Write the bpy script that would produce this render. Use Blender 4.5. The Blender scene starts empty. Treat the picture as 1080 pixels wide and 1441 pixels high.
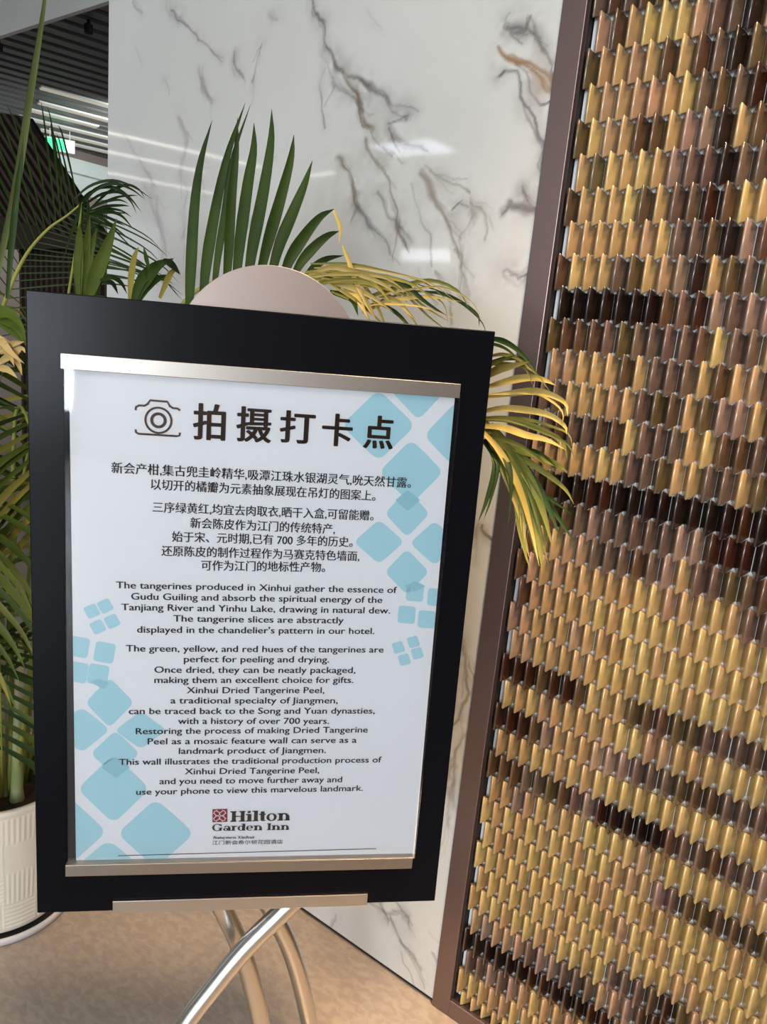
import bpy, bmesh, math, random
from mathutils import Vector, Matrix
import numpy as np
random.seed(11)
PI = math.pi
SC = bpy.context.scene
COL = SC.collection
CAM_F = 1033.19
CAM_AXES = [(0.7965, 0.5975, 0.0926), (0.2074, -0.1261, -0.9701), (-0.568, 0.7919, -0.2244)]
WALL_Y = 1.1626
BOARD_C, BOARD_U, BOARD_V, BOARD_N = (-0.6382, 0.6346, 0.9672),(0.7125, 0.7016, 0.0104),(-0.0256, 0.0111, 0.9996),(0.7012, -0.7125, 0.0259)
CHINESE = [('新会产柑,集古兜圭岭精华,吸潭江珠水银湖灵气,吮天然甘露。', -0.1807, 0.2085, 0.185, 0.2102), ('以切开的橘瓣为元素抽象展现在吊灯的图案上。', -0.1347, 0.1909, 0.1409, 0.191), ('三序绿黄红,均宜去肉取衣,晒干入盒,可留能赠。', -0.132, 0.1627, 0.1403, 0.1653), ('新会陈皮作为江门的传统特产,', -0.087, 0.145, 0.0922, 0.1454), ('始于宋、元时期,已有 700 多年的历史。', -0.1084, 0.1265, 0.116, 0.1294), ('还原陈皮的制作过程作为马赛克特色墙面,', -0.1208, 0.1078, 0.126, 0.111), ('可作为江门的地标性产物。', -0.0722, 0.0909, 0.0829, 0.0945)]
ENGLISH = [('The tangerines produced in Xinhui gather the essence of', -0.1745, 0.0619, 0.1786, 0.0676), ('Gudu Guiling and absorb the spiritual energy of the', -0.1564, 0.0477, 0.1604, 0.0534), ('Tanjiang River and Yinhu Lake, drawing in natural dew.', -0.1681, 0.0333, 0.1721, 0.0391), ('The tangerine slices are abstractly', -0.1047, 0.0201, 0.1116, 0.0237), ("displayed in the chandelier's pattern in our hotel.", -0.1488, 0.0041, 0.1533, 0.01), ('The green, yellow, and red hues of the tangerines are', -0.162, -0.0216, 0.1675, -0.0158), ('perfect for peeling and drying.', -0.0904, -0.0346, 0.096, -0.0313), ('Once dried, they can be neatly packaged,', -0.1268, -0.0499, 0.1321, -0.0457), ('making them an excellent choice for gifts.', -0.1266, -0.064, 0.1305, -0.0598), ('Xinhui Dried Tangerine Peel,', -0.0859, -0.0776, 0.0925, -0.0751), ('a traditional specialty of Jiangmen,', -0.1059, -0.0922, 0.1114, -0.0896), ('can be traced back to the Song and Yuan dynasties,', -0.1579, -0.1077, 0.1627, -0.104), ('with a history of over 700 years.', -0.0958, -0.1211, 0.1016, -0.1196), ('Restoring the process of making Dried Tangerine', -0.1488, -0.136, 0.1551, -0.132), ('Peel as a mosaic feature wall can serve as a', -0.1337, -0.1505, 0.141, -0.1473), ('landmark product of Jiangmen.', -0.0939, -0.1641, 0.1001, -0.1627), ('This wall illustrates the traditional production process of', -0.1697, -0.18, 0.1776, -0.1769), ('Xinhui Dried Tangerine Peel,', -0.0856, -0.194, 0.0929, -0.1928), ('and you need to move further away and', -0.1178, -0.2083, 0.1251, -0.2067), ('use your phone to view this marvelous landmark.', -0.1474, -0.2237, 0.1551, -0.2202)]
HEADING = [('拍', -0.0677, 0.2707, 0.0383, 0.0449), ('摄', -0.0146, 0.2711, 0.0422, 0.0438), ('打', 0.0379, 0.2715, 0.0429, 0.0408), ('卡', 0.0869, 0.2713, 0.0378, 0.0412), ('点', 0.1388, 0.2718, 0.0379, 0.0425)]
ICON_TOP = [(-0.1536, 0.2791), (-0.1532, 0.2829), (-0.1496, 0.285), (-0.1433, 0.285), (-0.1398, 0.2875), (-0.1371, 0.2919), (-0.1172, 0.2915), (-0.1143, 0.2865), (-0.1107, 0.2845), (-0.1052, 0.2844), (-0.1024, 0.2822)]
ICON_BOTTOM = [(-0.1534, 0.2562), (-0.1529, 0.253), (-0.1502, 0.2513), (-0.1058, 0.2513), (-0.1026, 0.252), (-0.1018, 0.2558)]
ICON_C = (-0.1272, 0.2688)
DIAMONDS = [[(0.1846, 0.2836), (0.1412, 0.2356), (0.0914, 0.2774), (0.1342, 0.3245)], [(0.2209, 0.3315), (0.1874, 0.2901), (0.1474, 0.3261), (0.1805, 0.3667)], [(0.2854, 0.2774), (0.245, 0.2287), (0.1959, 0.2716), (0.2358, 0.3193)], [(0.226, 0.227), (0.1877, 0.1826), (0.1426, 0.2221), (0.1804, 0.2656)], [(0.2128, 0.172), (0.1863, 0.139), (0.1547, 0.1691), (0.1809, 0.2017)], [(0.183, 0.1328), (0.1524, 0.1015), (0.1174, 0.1299), (0.1478, 0.1607)], [(0.2554, 0.1342), (0.2257, 0.1027), (0.1905, 0.1314), (0.22, 0.1625)], [(0.2197, 0.0937), (0.1927, 0.0613), (0.1606, 0.0914), (0.1873, 0.1234)], [(0.2148, 0.0521), (0.1916, 0.0534), (0.1915, 0.0771), (0.2147, 0.0759)], [(0.2442, 0.0464), (0.2207, 0.0478), (0.2205, 0.0717), (0.2439, 0.0704)], [(0.2064, 0.021), (0.1831, 0.0224), (0.1831, 0.0464), (0.2063, 0.0451)], [(0.2343, 0.0151), (0.2108, 0.0166), (0.2106, 0.0407), (0.2341, 0.0393)], [(0.2171, -0.0092), (0.2032, -0.0137), (0.1972, 0.0008), (0.2111, 0.0053)], [(0.1974, -0.0175), (0.1835, -0.022), (0.1777, -0.0075), (0.1915, -0.003)], [(0.207, -0.0348), (0.193, -0.0393), (0.1871, -0.0246), (0.201, -0.0202)], [(0.2239, -0.0254), (0.21, -0.0299), (0.204, -0.0153), (0.2179, -0.0108)], [(-0.1927, 0.023), (-0.2067, 0.0156), (-0.2141, 0.03), (-0.2003, 0.0374)], [(-0.1767, 0.0302), (-0.1907, 0.0228), (-0.1982, 0.0372), (-0.1843, 0.0446)], [(-0.1856, 0.0024), (-0.1996, -0.0051), (-0.2072, 0.0095), (-0.1932, 0.0169)], [(-0.1686, 0.0102), (-0.1826, 0.0027), (-0.1902, 0.0173), (-0.1762, 0.0247)], [(-0.2094, -0.0368), (-0.2331, -0.0326), (-0.2287, -0.0061), (-0.2052, -0.0102)], [(-0.1784, -0.0436), (-0.2023, -0.0393), (-0.1981, -0.0127), (-0.1743, -0.0168)], [(-0.2109, -0.071), (-0.2347, -0.0666), (-0.2304, -0.0398), (-0.2066, -0.0441)], [(-0.186, -0.0739), (-0.21, -0.0695), (-0.2057, -0.0425), (-0.1818, -0.0468)], [(-0.1517, -0.0961), (-0.1817, -0.1317), (-0.2118, -0.0968), (-0.182, -0.0617)], [(-0.1812, -0.1345), (-0.2163, -0.167), (-0.2508, -0.1348), (-0.2161, -0.1028)], [(-0.1101, -0.1346), (-0.1426, -0.1618), (-0.1754, -0.135), (-0.1432, -0.1081)], [(-0.144, -0.1681), (-0.1745, -0.2011), (-0.2051, -0.1681), (-0.1749, -0.1355)], [(-0.1303, -0.2198), (-0.1762, -0.2707), (-0.222, -0.2191), (-0.1767, -0.1692)], [(-0.1847, -0.2824), (-0.2341, -0.3349), (-0.2819, -0.2807), (-0.2333, -0.2293)], [(-0.0709, -0.2874), (-0.1208, -0.3397), (-0.1716, -0.2856), (-0.1224, -0.2344)], [(-0.1258, -0.3512), (-0.1823, -0.4062), (-0.2382, -0.348), (-0.1827, -0.2943)]]
OVERLAPS = [[(0.1666, 0.1871), (0.1816, 0.201), (0.199, 0.1888), (0.184, 0.1734)], [(0.1877, 0.0728), (0.2017, 0.0809), (0.2166, 0.0738), (0.203, 0.0657)], [(-0.1919, -0.1879), (-0.1747, -0.1737), (-0.1557, -0.188), (-0.173, -0.2039)], [(-0.205, -0.068), (-0.1954, -0.0635), (-0.1824, -0.0687), (-0.1892, -0.0785)]]
LOGO_SQ = [(-0.0479, -0.2506), (-0.0281, -0.2503), (-0.0274, -0.2701), (-0.0473, -0.2704)]
LOGO_A = (-0.0237, -0.2701, 0.0568, -0.2689)
LOGO_B = (-0.0474, -0.2836, 0.0565, -0.2836)
LOGO_C = (-0.046, -0.2957, 0.0097, -0.2962)
LOGO_D = (-0.0468, -0.3054, 0.049, -0.3056)
RULE = (-0.1699, -0.3191, 0.1813, -0.3158)
VEINS = [([(-1.566, 2.052), (-1.533, 2.018), (-1.476, 1.978), (-1.415, 1.941), (-1.369, 1.914)], 0.009, 0.004, 0.6, 0), ([(-1.117, 1.977), (-1.106, 1.957), (-1.085, 1.926), (-1.078, 1.904), (-1.057, 1.873), (-1.027, 1.842)], 0.005, 0.007, 0.8, 0), ([(-1.046, 1.858), (-1.005, 1.817), (-0.982, 1.789), (-0.957, 1.747), (-0.933, 1.716), (-0.89, 1.684)], 0.012, 0.01, 0.9, 1), ([(-1.048, 1.822), (-1.003, 1.795), (-0.969, 1.77)], 0.02, 0.012, 0.5, 0), ([(-1.046, 1.858), (-0.986, 1.825), (-0.943, 1.799), (-0.9, 1.767), (-0.868, 1.75)], 0.007, 0.012, 0.8, 0), ([(-0.868, 1.752), (-0.907, 1.743)], 0.012, 0.003, 0.7, 0), ([(-0.901, 1.735), (-0.874, 1.708), (-0.845, 1.699), (-0.814, 1.685)], 0.012, 0.006, 0.7, 0), ([(-0.958, 1.714), (-0.929, 1.679), (-0.895, 1.641), (-0.865, 1.589), (-0.85, 1.544), (-0.835, 1.528)], 0.013, 0.007, 0.8, 1), ([(-1.023, 1.687), (-0.987, 1.645), (-0.962, 1.606)], 0.018, 0.016, 0.75, 1), ([(-0.962, 1.606), (-0.938, 1.575), (-0.904, 1.545), (-0.873, 1.511)], 0.012, 0.004, 0.65, 0), ([(-0.962, 1.606), (-0.981, 1.572)], 0.007, 0.003, 0.5, 0), ([(-0.841, 1.631), (-0.818, 1.595), (-0.793, 1.544), (-0.773, 1.493)], 0.005, 0.003, 0.5, 0), ([(-0.82, 1.648), (-0.788, 1.608), (-0.755, 1.565), (-0.732, 1.522), (-0.713, 1.48), (-0.698, 1.43)], 0.009, 0.01, 0.65, 1), ([(-0.812, 1.658), (-0.756, 1.635), (-0.71, 1.612), (-0.685, 1.578), (-0.676, 1.533)], 0.006, 0.005, 0.55, 1), ([(-0.711, 1.616), (-0.702, 1.585), (-0.722, 1.544), (-0.71, 1.487), (-0.687, 1.445)], 0.005, 0.007, 0.45, 0), ([(-0.922, 1.62), (-0.877, 1.574), (-0.843, 1.543)], 0.006, 0.003, 0.5, 0), ([(-0.749, 1.586), (-0.738, 1.596), (-0.717, 1.591)], 0.008, 0.006, 0.6, 0), ([(-0.763, 1.486), (-0.74, 1.45), (-0.725, 1.4)], 0.006, 0.004, 0.4, 1), ([(-0.809, 1.485), (-0.764, 1.427)], 0.005, 0.003, 0.4, 0), ([(-1.078, 1.855), (-1.079, 1.81), (-1.059, 1.748)], 0.004, 0.003, 0.6, 0), ([(-1.086, 1.878), (-1.048, 1.822), (-1.06, 1.786)], 0.005, 0.003, 0.5, 0), ([(-0.678, 1.891), (-0.687, 1.871), (-0.666, 1.858), (-0.651, 1.857), (-0.644, 1.874)], 0.01, 0.007, 0.85, 0), ([(-0.645, 1.88), (-0.628, 1.853), (-0.612, 1.821), (-0.596, 1.789), (-0.583, 1.762)], 0.01, 0.008, 0.8, 0), ([(-0.679, 1.873), (-0.651, 1.863), (-0.631, 1.851)], 0.008, 0.006, 0.8, 0), ([(-0.691, 1.837), (-0.651, 1.808), (-0.618, 1.786), (-0.583, 1.762)], 0.006, 0.012, 0.85, 2), ([(-0.687, 1.792), (-0.68, 1.799), (-0.66, 1.796), (-0.645, 1.77), (-0.635, 1.75), (-0.609, 1.729), (-0.587, 1.69), (-0.584, 1.655)], 0.007, 0.006, 0.85, 0), ([(-0.662, 1.809), (-0.626, 1.765), (-0.6, 1.744), (-0.582, 1.745)], 0.005, 0.004, 0.8, 0), ([(-0.631, 1.75), (-0.592, 1.69), (-0.589, 1.646)], 0.004, 0.003, 0.6, 0), ([(-0.649, 1.576), (-0.635, 1.596), (-0.63, 1.588), (-0.607, 1.59), (-0.587, 1.582)], 0.01, 0.012, 0.75, 0), ([(-0.615, 1.622), (-0.601, 1.602), (-0.581, 1.579)], 0.009, 0.006, 0.7, 0), ([(-0.623, 1.486), (-0.601, 1.472), (-0.585, 1.48)], 0.018, 0.014, 0.85, 0), ([(-1.334, 1.92), (-1.323, 1.891), (-1.306, 1.861)], 0.007, 0.004, 0.55, 0), ([(-1.254, 1.916), (-1.262, 1.89), (-1.275, 1.848)], 0.007, 0.004, 0.5, 0), ([(-1.448, 1.9), (-1.421, 1.847), (-1.399, 1.822)], 0.012, 0.01, 0.4, 0), ([(-1.573, 1.889), (-1.55, 1.855)], 0.006, 0.004, 0.35, 0), ([(-1.517, 1.806), (-1.487, 1.751), (-1.502, 1.699), (-1.478, 1.644), (-1.479, 1.551)], 0.014, 0.012, 0.38, 3), ([(-1.721, 1.784), (-1.684, 1.749), (-1.648, 1.707), (-1.611, 1.665)], 0.014, 0.01, 0.35, 3), ([(-1.617, 1.633), (-1.573, 1.568), (-1.543, 1.503)], 0.016, 0.01, 0.35, 3), ([(-1.646, 1.667), (-1.589, 1.632), (-1.558, 1.535), (-1.562, 1.453)], 0.012, 0.016, 0.3, 3), ([(-1.436, 1.688), (-1.408, 1.627)], 0.008, 0.004, 0.3, 0), ([(-1.2, 1.703), (-1.247, 1.621), (-1.264, 1.564)], 0.006, 0.004, 0.3, 0), ([(-1.69, 1.976), (-1.654, 1.925)], 0.008, 0.004, 0.25, 0), ([(-1.686, 2.072), (-1.661, 2.049)], 0.01, 0.005, 0.45, 0), ([(-1.224, 1.973), (-1.211, 1.96)], 0.016, 0.01, 0.4, 0), ([(-0.981, 1.937), (-0.936, 1.895)], 0.005, 0.003, 0.3, 0), ([(-2.176, 2.158), (-2.154, 2.138)], 0.012, 0.008, 0.7, 0), ([(-0.607, 1.038), (-0.597, 1.027), (-0.587, 1.017)], 0.01, 0.006, 0.8, 1), ([(-0.616, 1.043), (-0.62, 1.012), (-0.621, 0.96)], 0.006, 0.005, 0.4, 1), ([(-0.624, 0.819), (-0.609, 0.772), (-0.593, 0.719), (-0.604, 0.655), (-0.621, 0.627)], 0.006, 0.008, 0.7, 1), ([(-0.593, 0.632), (-0.607, 0.572), (-0.608, 0.501)], 0.012, 0.01, 0.5, 1), ([(-0.598, 0.562), (-0.601, 0.504), (-0.601, 0.419)], 0.01, 0.006, 0.4, 0), ([(-0.6, 0.116), (-0.576, 0.085)], 0.012, 0.006, 0.5, 0), ([(-0.746, 0.159), (-0.709, 0.129), (-0.661, 0.091), (-0.622, 0.054)], 0.016, 0.008, 0.6, 0), ([(-0.777, 0.135), (-0.732, 0.136), (-0.687, 0.174)], 0.01, 0.008, 0.5, 0), ([(-0.699, 0.182), (-0.674, 0.161), (-0.663, 0.137)], 0.01, 0.006, 0.55, 0), ([(-0.865, 0.054), (-0.871, 0.012)], 0.012, 0.006, 0.5, 0), ([(-0.675, 0.077), (-0.628, 0.002)], 0.006, 0.003, 0.4, 0)]
LEAVES_FAN = [([(-0.953, 0.762, 1.356), (-0.964, 0.772, 1.41), (-0.974, 0.783, 1.517), (-0.982, 0.798, 1.592), (-0.984, 0.819, 1.659)], 0.019, 'G'), ([(-0.94, 0.777, 1.368), (-0.95, 0.789, 1.434), (-0.955, 0.807, 1.52), (-0.956, 0.828, 1.608), (-0.952, 0.856, 1.691)], 0.019, 'G'), ([(-0.93, 0.789, 1.381), (-0.939, 0.802, 1.446), (-0.945, 0.818, 1.522), (-0.951, 0.834, 1.604), (-0.946, 0.862, 1.691)], 0.013, 'G'), ([(-0.919, 0.803, 1.383), (-0.929, 0.814, 1.448), (-0.939, 0.825, 1.544), (-0.948, 0.838, 1.615), (-0.959, 0.848, 1.669)], 0.017, 'G'), ([(-0.909, 0.814, 1.384), (-0.918, 0.827, 1.471), (-0.923, 0.843, 1.568), (-0.93, 0.858, 1.623), (-0.942, 0.867, 1.665)], 0.02, 'G'), ([(-0.897, 0.826, 1.397), (-0.904, 0.842, 1.473), (-0.906, 0.861, 1.561), (-0.912, 0.877, 1.637), (-0.924, 0.886, 1.688)], 0.021, 'G'), ([(-0.887, 0.838, 1.409), (-0.889, 0.857, 1.481), (-0.888, 0.879, 1.553), (-0.89, 0.899, 1.615), (-0.898, 0.912, 1.656)], 0.021, 'G'), ([(-0.874, 0.851, 1.411), (-0.876, 0.871, 1.478), (-0.873, 0.895, 1.535), (-0.872, 0.916, 1.581), (-0.875, 0.934, 1.622)], 0.021, 'G'), ([(-0.861, 0.864, 1.423), (-0.863, 0.883, 1.464), (-0.859, 0.908, 1.502), (-0.852, 0.935, 1.536), (-0.845, 0.961, 1.553)], 0.021, 'G'), ([(-0.849, 0.876, 1.431), (-0.849, 0.897, 1.463), (-0.844, 0.922, 1.491), (-0.84, 0.946, 1.51), (-0.837, 0.968, 1.52)], 0.018, 'G'), ([(-0.837, 0.887, 1.432), (-0.838, 0.914, 1.456), (-0.837, 0.942, 1.473), (-0.829, 0.975, 1.483)], 0.014, 'G')]
LEAVES_DRY = [([(-0.767, 0.871, 1.533), (-0.745, 0.863, 1.507), (-0.732, 0.848, 1.48)], 0.006, 'Y'), ([(-0.754, 0.882, 1.485), (-0.738, 0.882, 1.46), (-0.721, 0.883, 1.43), (-0.701, 0.887, 1.4), (-0.683, 0.888, 1.381)], 0.008, 'Y'), ([(-0.789, 0.85, 1.439), (-0.755, 0.867, 1.452), (-0.72, 0.884, 1.445), (-0.684, 0.899, 1.433), (-0.66, 0.905, 1.419)], 0.01, 'Y'), ([(-0.784, 0.855, 1.425), (-0.744, 0.872, 1.433), (-0.699, 0.892, 1.432), (-0.668, 0.899, 1.408)], 0.01, 'L'), ([(-0.793, 0.847, 1.441), (-0.747, 0.874, 1.448), (-0.7, 0.9, 1.445), (-0.651, 0.924, 1.437), (-0.608, 0.941, 1.41)], 0.008, 'L'), ([(-0.778, 0.861, 1.446), (-0.731, 0.888, 1.445), (-0.674, 0.92, 1.441), (-0.631, 0.937, 1.413), (-0.598, 0.947, 1.396)], 0.01, 'G'), ([(-0.734, 0.898, 1.405), (-0.697, 0.917, 1.424), (-0.663, 0.932, 1.437), (-0.629, 0.946, 1.445), (-0.592, 0.96, 1.433), (-0.572, 0.963, 1.408)], 0.008, 'L'), ([(-0.725, 0.906, 1.391), (-0.684, 0.92, 1.41), (-0.634, 0.94, 1.421), (-0.582, 0.957, 1.418)], 0.008, 'Y'), ([(-0.752, 0.883, 1.429), (-0.722, 0.882, 1.414), (-0.691, 0.881, 1.38)], 0.012, 'Y'), ([(-0.764, 0.873, 1.417), (-0.726, 0.879, 1.409), (-0.704, 0.871, 1.384)], 0.012, 'G'), ([(-0.71, 0.917, 1.419), (-0.671, 0.921, 1.41), (-0.636, 0.922, 1.386)], 0.009, 'Y'), ([(-0.777, 0.862, 1.431), (-0.74, 0.876, 1.428), (-0.702, 0.89, 1.416), (-0.663, 0.903, 1.394)], 0.011, 'Y'), ([(-0.758, 0.878, 1.449), (-0.714, 0.889, 1.415), (-0.683, 0.888, 1.381)], 0.01, 'Y'), ([(-0.658, 0.955, 1.43), (-0.615, 0.968, 1.427), (-0.57, 0.98, 1.405), (-0.556, 0.972, 1.385)], 0.006, 'G')]
LEAVES_RIGHT = [([(-0.519, 0.936, 1.313), (-0.496, 0.929, 1.327), (-0.47, 0.924, 1.335), (-0.443, 0.919, 1.343)], 0.013, 'Y'), ([(-0.514, 0.938, 1.301), (-0.483, 0.941, 1.313), (-0.452, 0.942, 1.321), (-0.427, 0.94, 1.32), (-0.408, 0.935, 1.315)], 0.012, 'Y'), ([(-0.516, 0.937, 1.287), (-0.482, 0.944, 1.296), (-0.446, 0.951, 1.304), (-0.418, 0.952, 1.301), (-0.397, 0.951, 1.292), (-0.389, 0.943, 1.277)], 0.011, 'Y'), ([(-0.517, 0.937, 1.266), (-0.487, 0.942, 1.275), (-0.452, 0.948, 1.277), (-0.418, 0.952, 1.274), (-0.394, 0.952, 1.262), (-0.387, 0.944, 1.252)], 0.011, 'Y'), ([(-0.519, 0.936, 1.256), (-0.485, 0.943, 1.261), (-0.453, 0.947, 1.259), (-0.418, 0.952, 1.25), (-0.393, 0.952, 1.24), (-0.381, 0.946, 1.217)], 0.01, 'L'), ([(-0.518, 0.936, 1.245), (-0.482, 0.941, 1.248), (-0.446, 0.945, 1.242), (-0.414, 0.946, 1.24), (-0.384, 0.945, 1.231)], 0.012, 'Y'), ([(-0.507, 0.942, 1.235), (-0.469, 0.948, 1.221), (-0.425, 0.954, 1.213), (-0.392, 0.955, 1.205), (-0.379, 0.947, 1.201)], 0.009, 'L'), ([(-0.499, 0.946, 1.228), (-0.461, 0.952, 1.213), (-0.424, 0.955, 1.198), (-0.385, 0.958, 1.178), (-0.365, 0.953, 1.159)], 0.01, 'L'), ([(-0.491, 0.95, 1.217), (-0.449, 0.957, 1.197), (-0.408, 0.962, 1.154), (-0.382, 0.959, 1.129), (-0.355, 0.956, 1.103)], 0.009, 'G'), ([(-0.471, 0.961, 1.189), (-0.434, 0.96, 1.172), (-0.398, 0.957, 1.157), (-0.366, 0.952, 1.145)], 0.007, 'G'), ([(-0.515, 0.938, 1.249), (-0.481, 0.945, 1.227), (-0.447, 0.95, 1.182), (-0.422, 0.95, 1.137), (-0.404, 0.947, 1.095), (-0.392, 0.942, 1.058)], 0.022, 'L'), ([(-0.515, 0.938, 1.245), (-0.482, 0.941, 1.219), (-0.448, 0.944, 1.175), (-0.423, 0.942, 1.126), (-0.401, 0.938, 1.074)], 0.02, 'L'), ([(-0.512, 0.94, 1.25), (-0.469, 0.948, 1.217), (-0.431, 0.952, 1.177), (-0.405, 0.95, 1.137), (-0.383, 0.946, 1.092)], 0.016, 'L'), ([(-0.513, 0.939, 1.246), (-0.485, 0.94, 1.215), (-0.458, 0.939, 1.174), (-0.431, 0.938, 1.125), (-0.416, 0.931, 1.075)], 0.016, 'Y'), ([(-0.508, 0.942, 1.246), (-0.465, 0.95, 1.214), (-0.424, 0.955, 1.175), (-0.398, 0.953, 1.142), (-0.372, 0.95, 1.102)], 0.012, 'G'), ([(-0.513, 0.939, 1.242), (-0.478, 0.943, 1.208), (-0.449, 0.943, 1.159), (-0.431, 0.938, 1.113), (-0.409, 0.934, 1.072)], 0.018, 'L'), ([(-0.509, 0.941, 1.227), (-0.49, 0.937, 1.211), (-0.479, 0.929, 1.19), (-0.479, 0.915, 1.145), (-0.48, 0.9, 1.116)], 0.011, 'G'), ([(-0.507, 0.943, 1.231), (-0.476, 0.94, 1.213), (-0.454, 0.932, 1.179), (-0.442, 0.919, 1.114)], 0.01, 'G'), ([(-0.521, 0.934, 1.369), (-0.494, 0.93, 1.367), (-0.466, 0.926, 1.356), (-0.433, 0.923, 1.332)], 0.009, 'G'), ([(-0.519, 0.936, 1.343), (-0.492, 0.931, 1.349), (-0.464, 0.927, 1.345), (-0.436, 0.922, 1.329)], 0.006, 'Y'), ([(-0.515, 0.938, 1.336), (-0.485, 0.935, 1.344), (-0.454, 0.932, 1.343), (-0.429, 0.926, 1.322)], 0.007, 'G'), ([(-0.47, 0.961, 1.212), (-0.439, 0.957, 1.187), (-0.413, 0.951, 1.146), (-0.39, 0.943, 1.095)], 0.012, 'G'), ([(-0.464, 0.964, 1.221), (-0.426, 0.954, 1.22), (-0.391, 0.942, 1.205)], 0.006, 'G'), ([(-0.517, 0.937, 1.234), (-0.485, 0.935, 1.234), (-0.443, 0.937, 1.226), (-0.397, 0.94, 1.2)], 0.008, 'L')]
LEAVES_SPEAR = [([(-1.134, 0.527, 1.256), (-1.12, 0.555, 1.415), (-1.11, 0.575, 1.519), (-1.102, 0.59, 1.625), (-1.096, 0.601, 1.699), (-1.091, 0.611, 1.772), (-1.088, 0.616, 1.825)], 0.0115, 'S'), ([(-1.116, 0.562, 1.361), (-1.112, 0.57, 1.451), (-1.108, 0.578, 1.529), (-1.105, 0.585, 1.596)], 0.01, 'G')]
LEAVES_MID = [([(-1.155, 0.699, 1.373), (-1.169, 0.707, 1.421), (-1.183, 0.717, 1.468), (-1.197, 0.726, 1.495)], 0.017, 'B'), ([(-1.152, 0.704, 1.374), (-1.165, 0.715, 1.417), (-1.177, 0.727, 1.47), (-1.189, 0.74, 1.512)], 0.016, 'B'), ([(-1.15, 0.707, 1.374), (-1.163, 0.719, 1.422), (-1.173, 0.734, 1.462), (-1.183, 0.749, 1.492)], 0.014, 'B'), ([(-1.147, 0.712, 1.375), (-1.155, 0.73, 1.415), (-1.161, 0.753, 1.46), (-1.166, 0.775, 1.511)], 0.026, 'B'), ([(-1.144, 0.718, 1.376), (-1.152, 0.736, 1.411), (-1.161, 0.753, 1.441), (-1.172, 0.766, 1.476)], 0.014, 'G'), ([(-1.112, 0.766, 1.372), (-1.125, 0.777, 1.416), (-1.136, 0.79, 1.451), (-1.146, 0.805, 1.47)], 0.012, 'L'), ([(-1.108, 0.772, 1.378), (-1.113, 0.786, 1.403), (-1.115, 0.805, 1.427), (-1.115, 0.825, 1.444), (-1.111, 0.852, 1.458)], 0.026, 'G'), ([(-1.104, 0.777, 1.379), (-1.109, 0.798, 1.405), (-1.112, 0.823, 1.422), (-1.113, 0.849, 1.43)], 0.014, 'G'), ([(-1.095, 0.79, 1.433), (-1.118, 0.8, 1.453), (-1.141, 0.811, 1.471)], 0.008, 'G'), ([(-1.138, 0.727, 1.405), (-1.142, 0.751, 1.413), (-1.148, 0.773, 1.406), (-1.156, 0.79, 1.39)], 0.01, 'G'), ([(-1.135, 0.731, 1.403), (-1.148, 0.756, 1.404), (-1.164, 0.778, 1.388)], 0.009, 'G'), ([(-1.084, 0.804, 1.387), (-1.095, 0.832, 1.429), (-1.107, 0.857, 1.441)], 0.011, 'L'), ([(-1.082, 0.807, 1.45), (-1.094, 0.834, 1.446), (-1.104, 0.861, 1.432)], 0.014, 'G')]
LEAVES_LOW = [([(-1.081, 0.521, 1.341), (-1.059, 0.527, 1.34), (-1.039, 0.531, 1.336), (-1.017, 0.536, 1.319)], 0.02, 'B'), ([(-1.079, 0.525, 1.351), (-1.058, 0.53, 1.335), (-1.036, 0.536, 1.324), (-1.017, 0.537, 1.298)], 0.022, 'B'), ([(-1.081, 0.521, 1.335), (-1.059, 0.529, 1.328), (-1.037, 0.534, 1.314), (-1.018, 0.535, 1.303)], 0.022, 'B'), ([(-1.033, 0.505, 1.31), (-1.018, 0.513, 1.298), (-1.004, 0.518, 1.276), (-0.993, 0.518, 1.261)], 0.011, 'D'), ([(-1.032, 0.508, 1.287), (-1.012, 0.514, 1.301), (-0.991, 0.521, 1.306)], 0.011, 'D'), ([(-1.033, 0.505, 1.293), (-1.014, 0.509, 1.289), (-0.997, 0.51, 1.272)], 0.011, 'D'), ([(-1.033, 0.506, 1.273), (-1.018, 0.513, 1.284), (-1.002, 0.522, 1.296), (-0.991, 0.522, 1.291)], 0.011, 'D'), ([(-1.034, 0.504, 1.302), (-1.021, 0.507, 1.302), (-1.007, 0.512, 1.289), (-0.992, 0.521, 1.277)], 0.011, 'D'), ([(-1.033, 0.504, 1.267), (-1.014, 0.509, 1.267), (-0.995, 0.513, 1.257)], 0.011, 'D')]
RACHIS = {'fan': [(-1.014, 0.678, 1.211), (-0.973, 0.737, 1.32), (-0.916, 0.806, 1.383), (-0.865, 0.861, 1.423), (-0.834, 0.891, 1.441), (-0.791, 0.929, 1.428)], 'right': [(-0.64, 0.87, 1.19), (-0.58, 0.911, 1.245), (-0.535, 0.938, 1.266), (-0.513, 0.95, 1.249)]}
FRONDS = [('a', [(-1.536, 0.728, 1.264), (-1.522, 0.758, 1.35), (-1.511, 0.78, 1.415), (-1.499, 0.802, 1.464), (-1.482, 0.832, 1.508), (-1.466, 0.861, 1.537), (-1.451, 0.887, 1.567)], 0.36), ('b', [(-1.308, 0.734, 1.386), (-1.29, 0.766, 1.477), (-1.28, 0.782, 1.509), (-1.272, 0.795, 1.526), (-1.254, 0.824, 1.544), (-1.234, 0.853, 1.526)], 0.13)]
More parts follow.
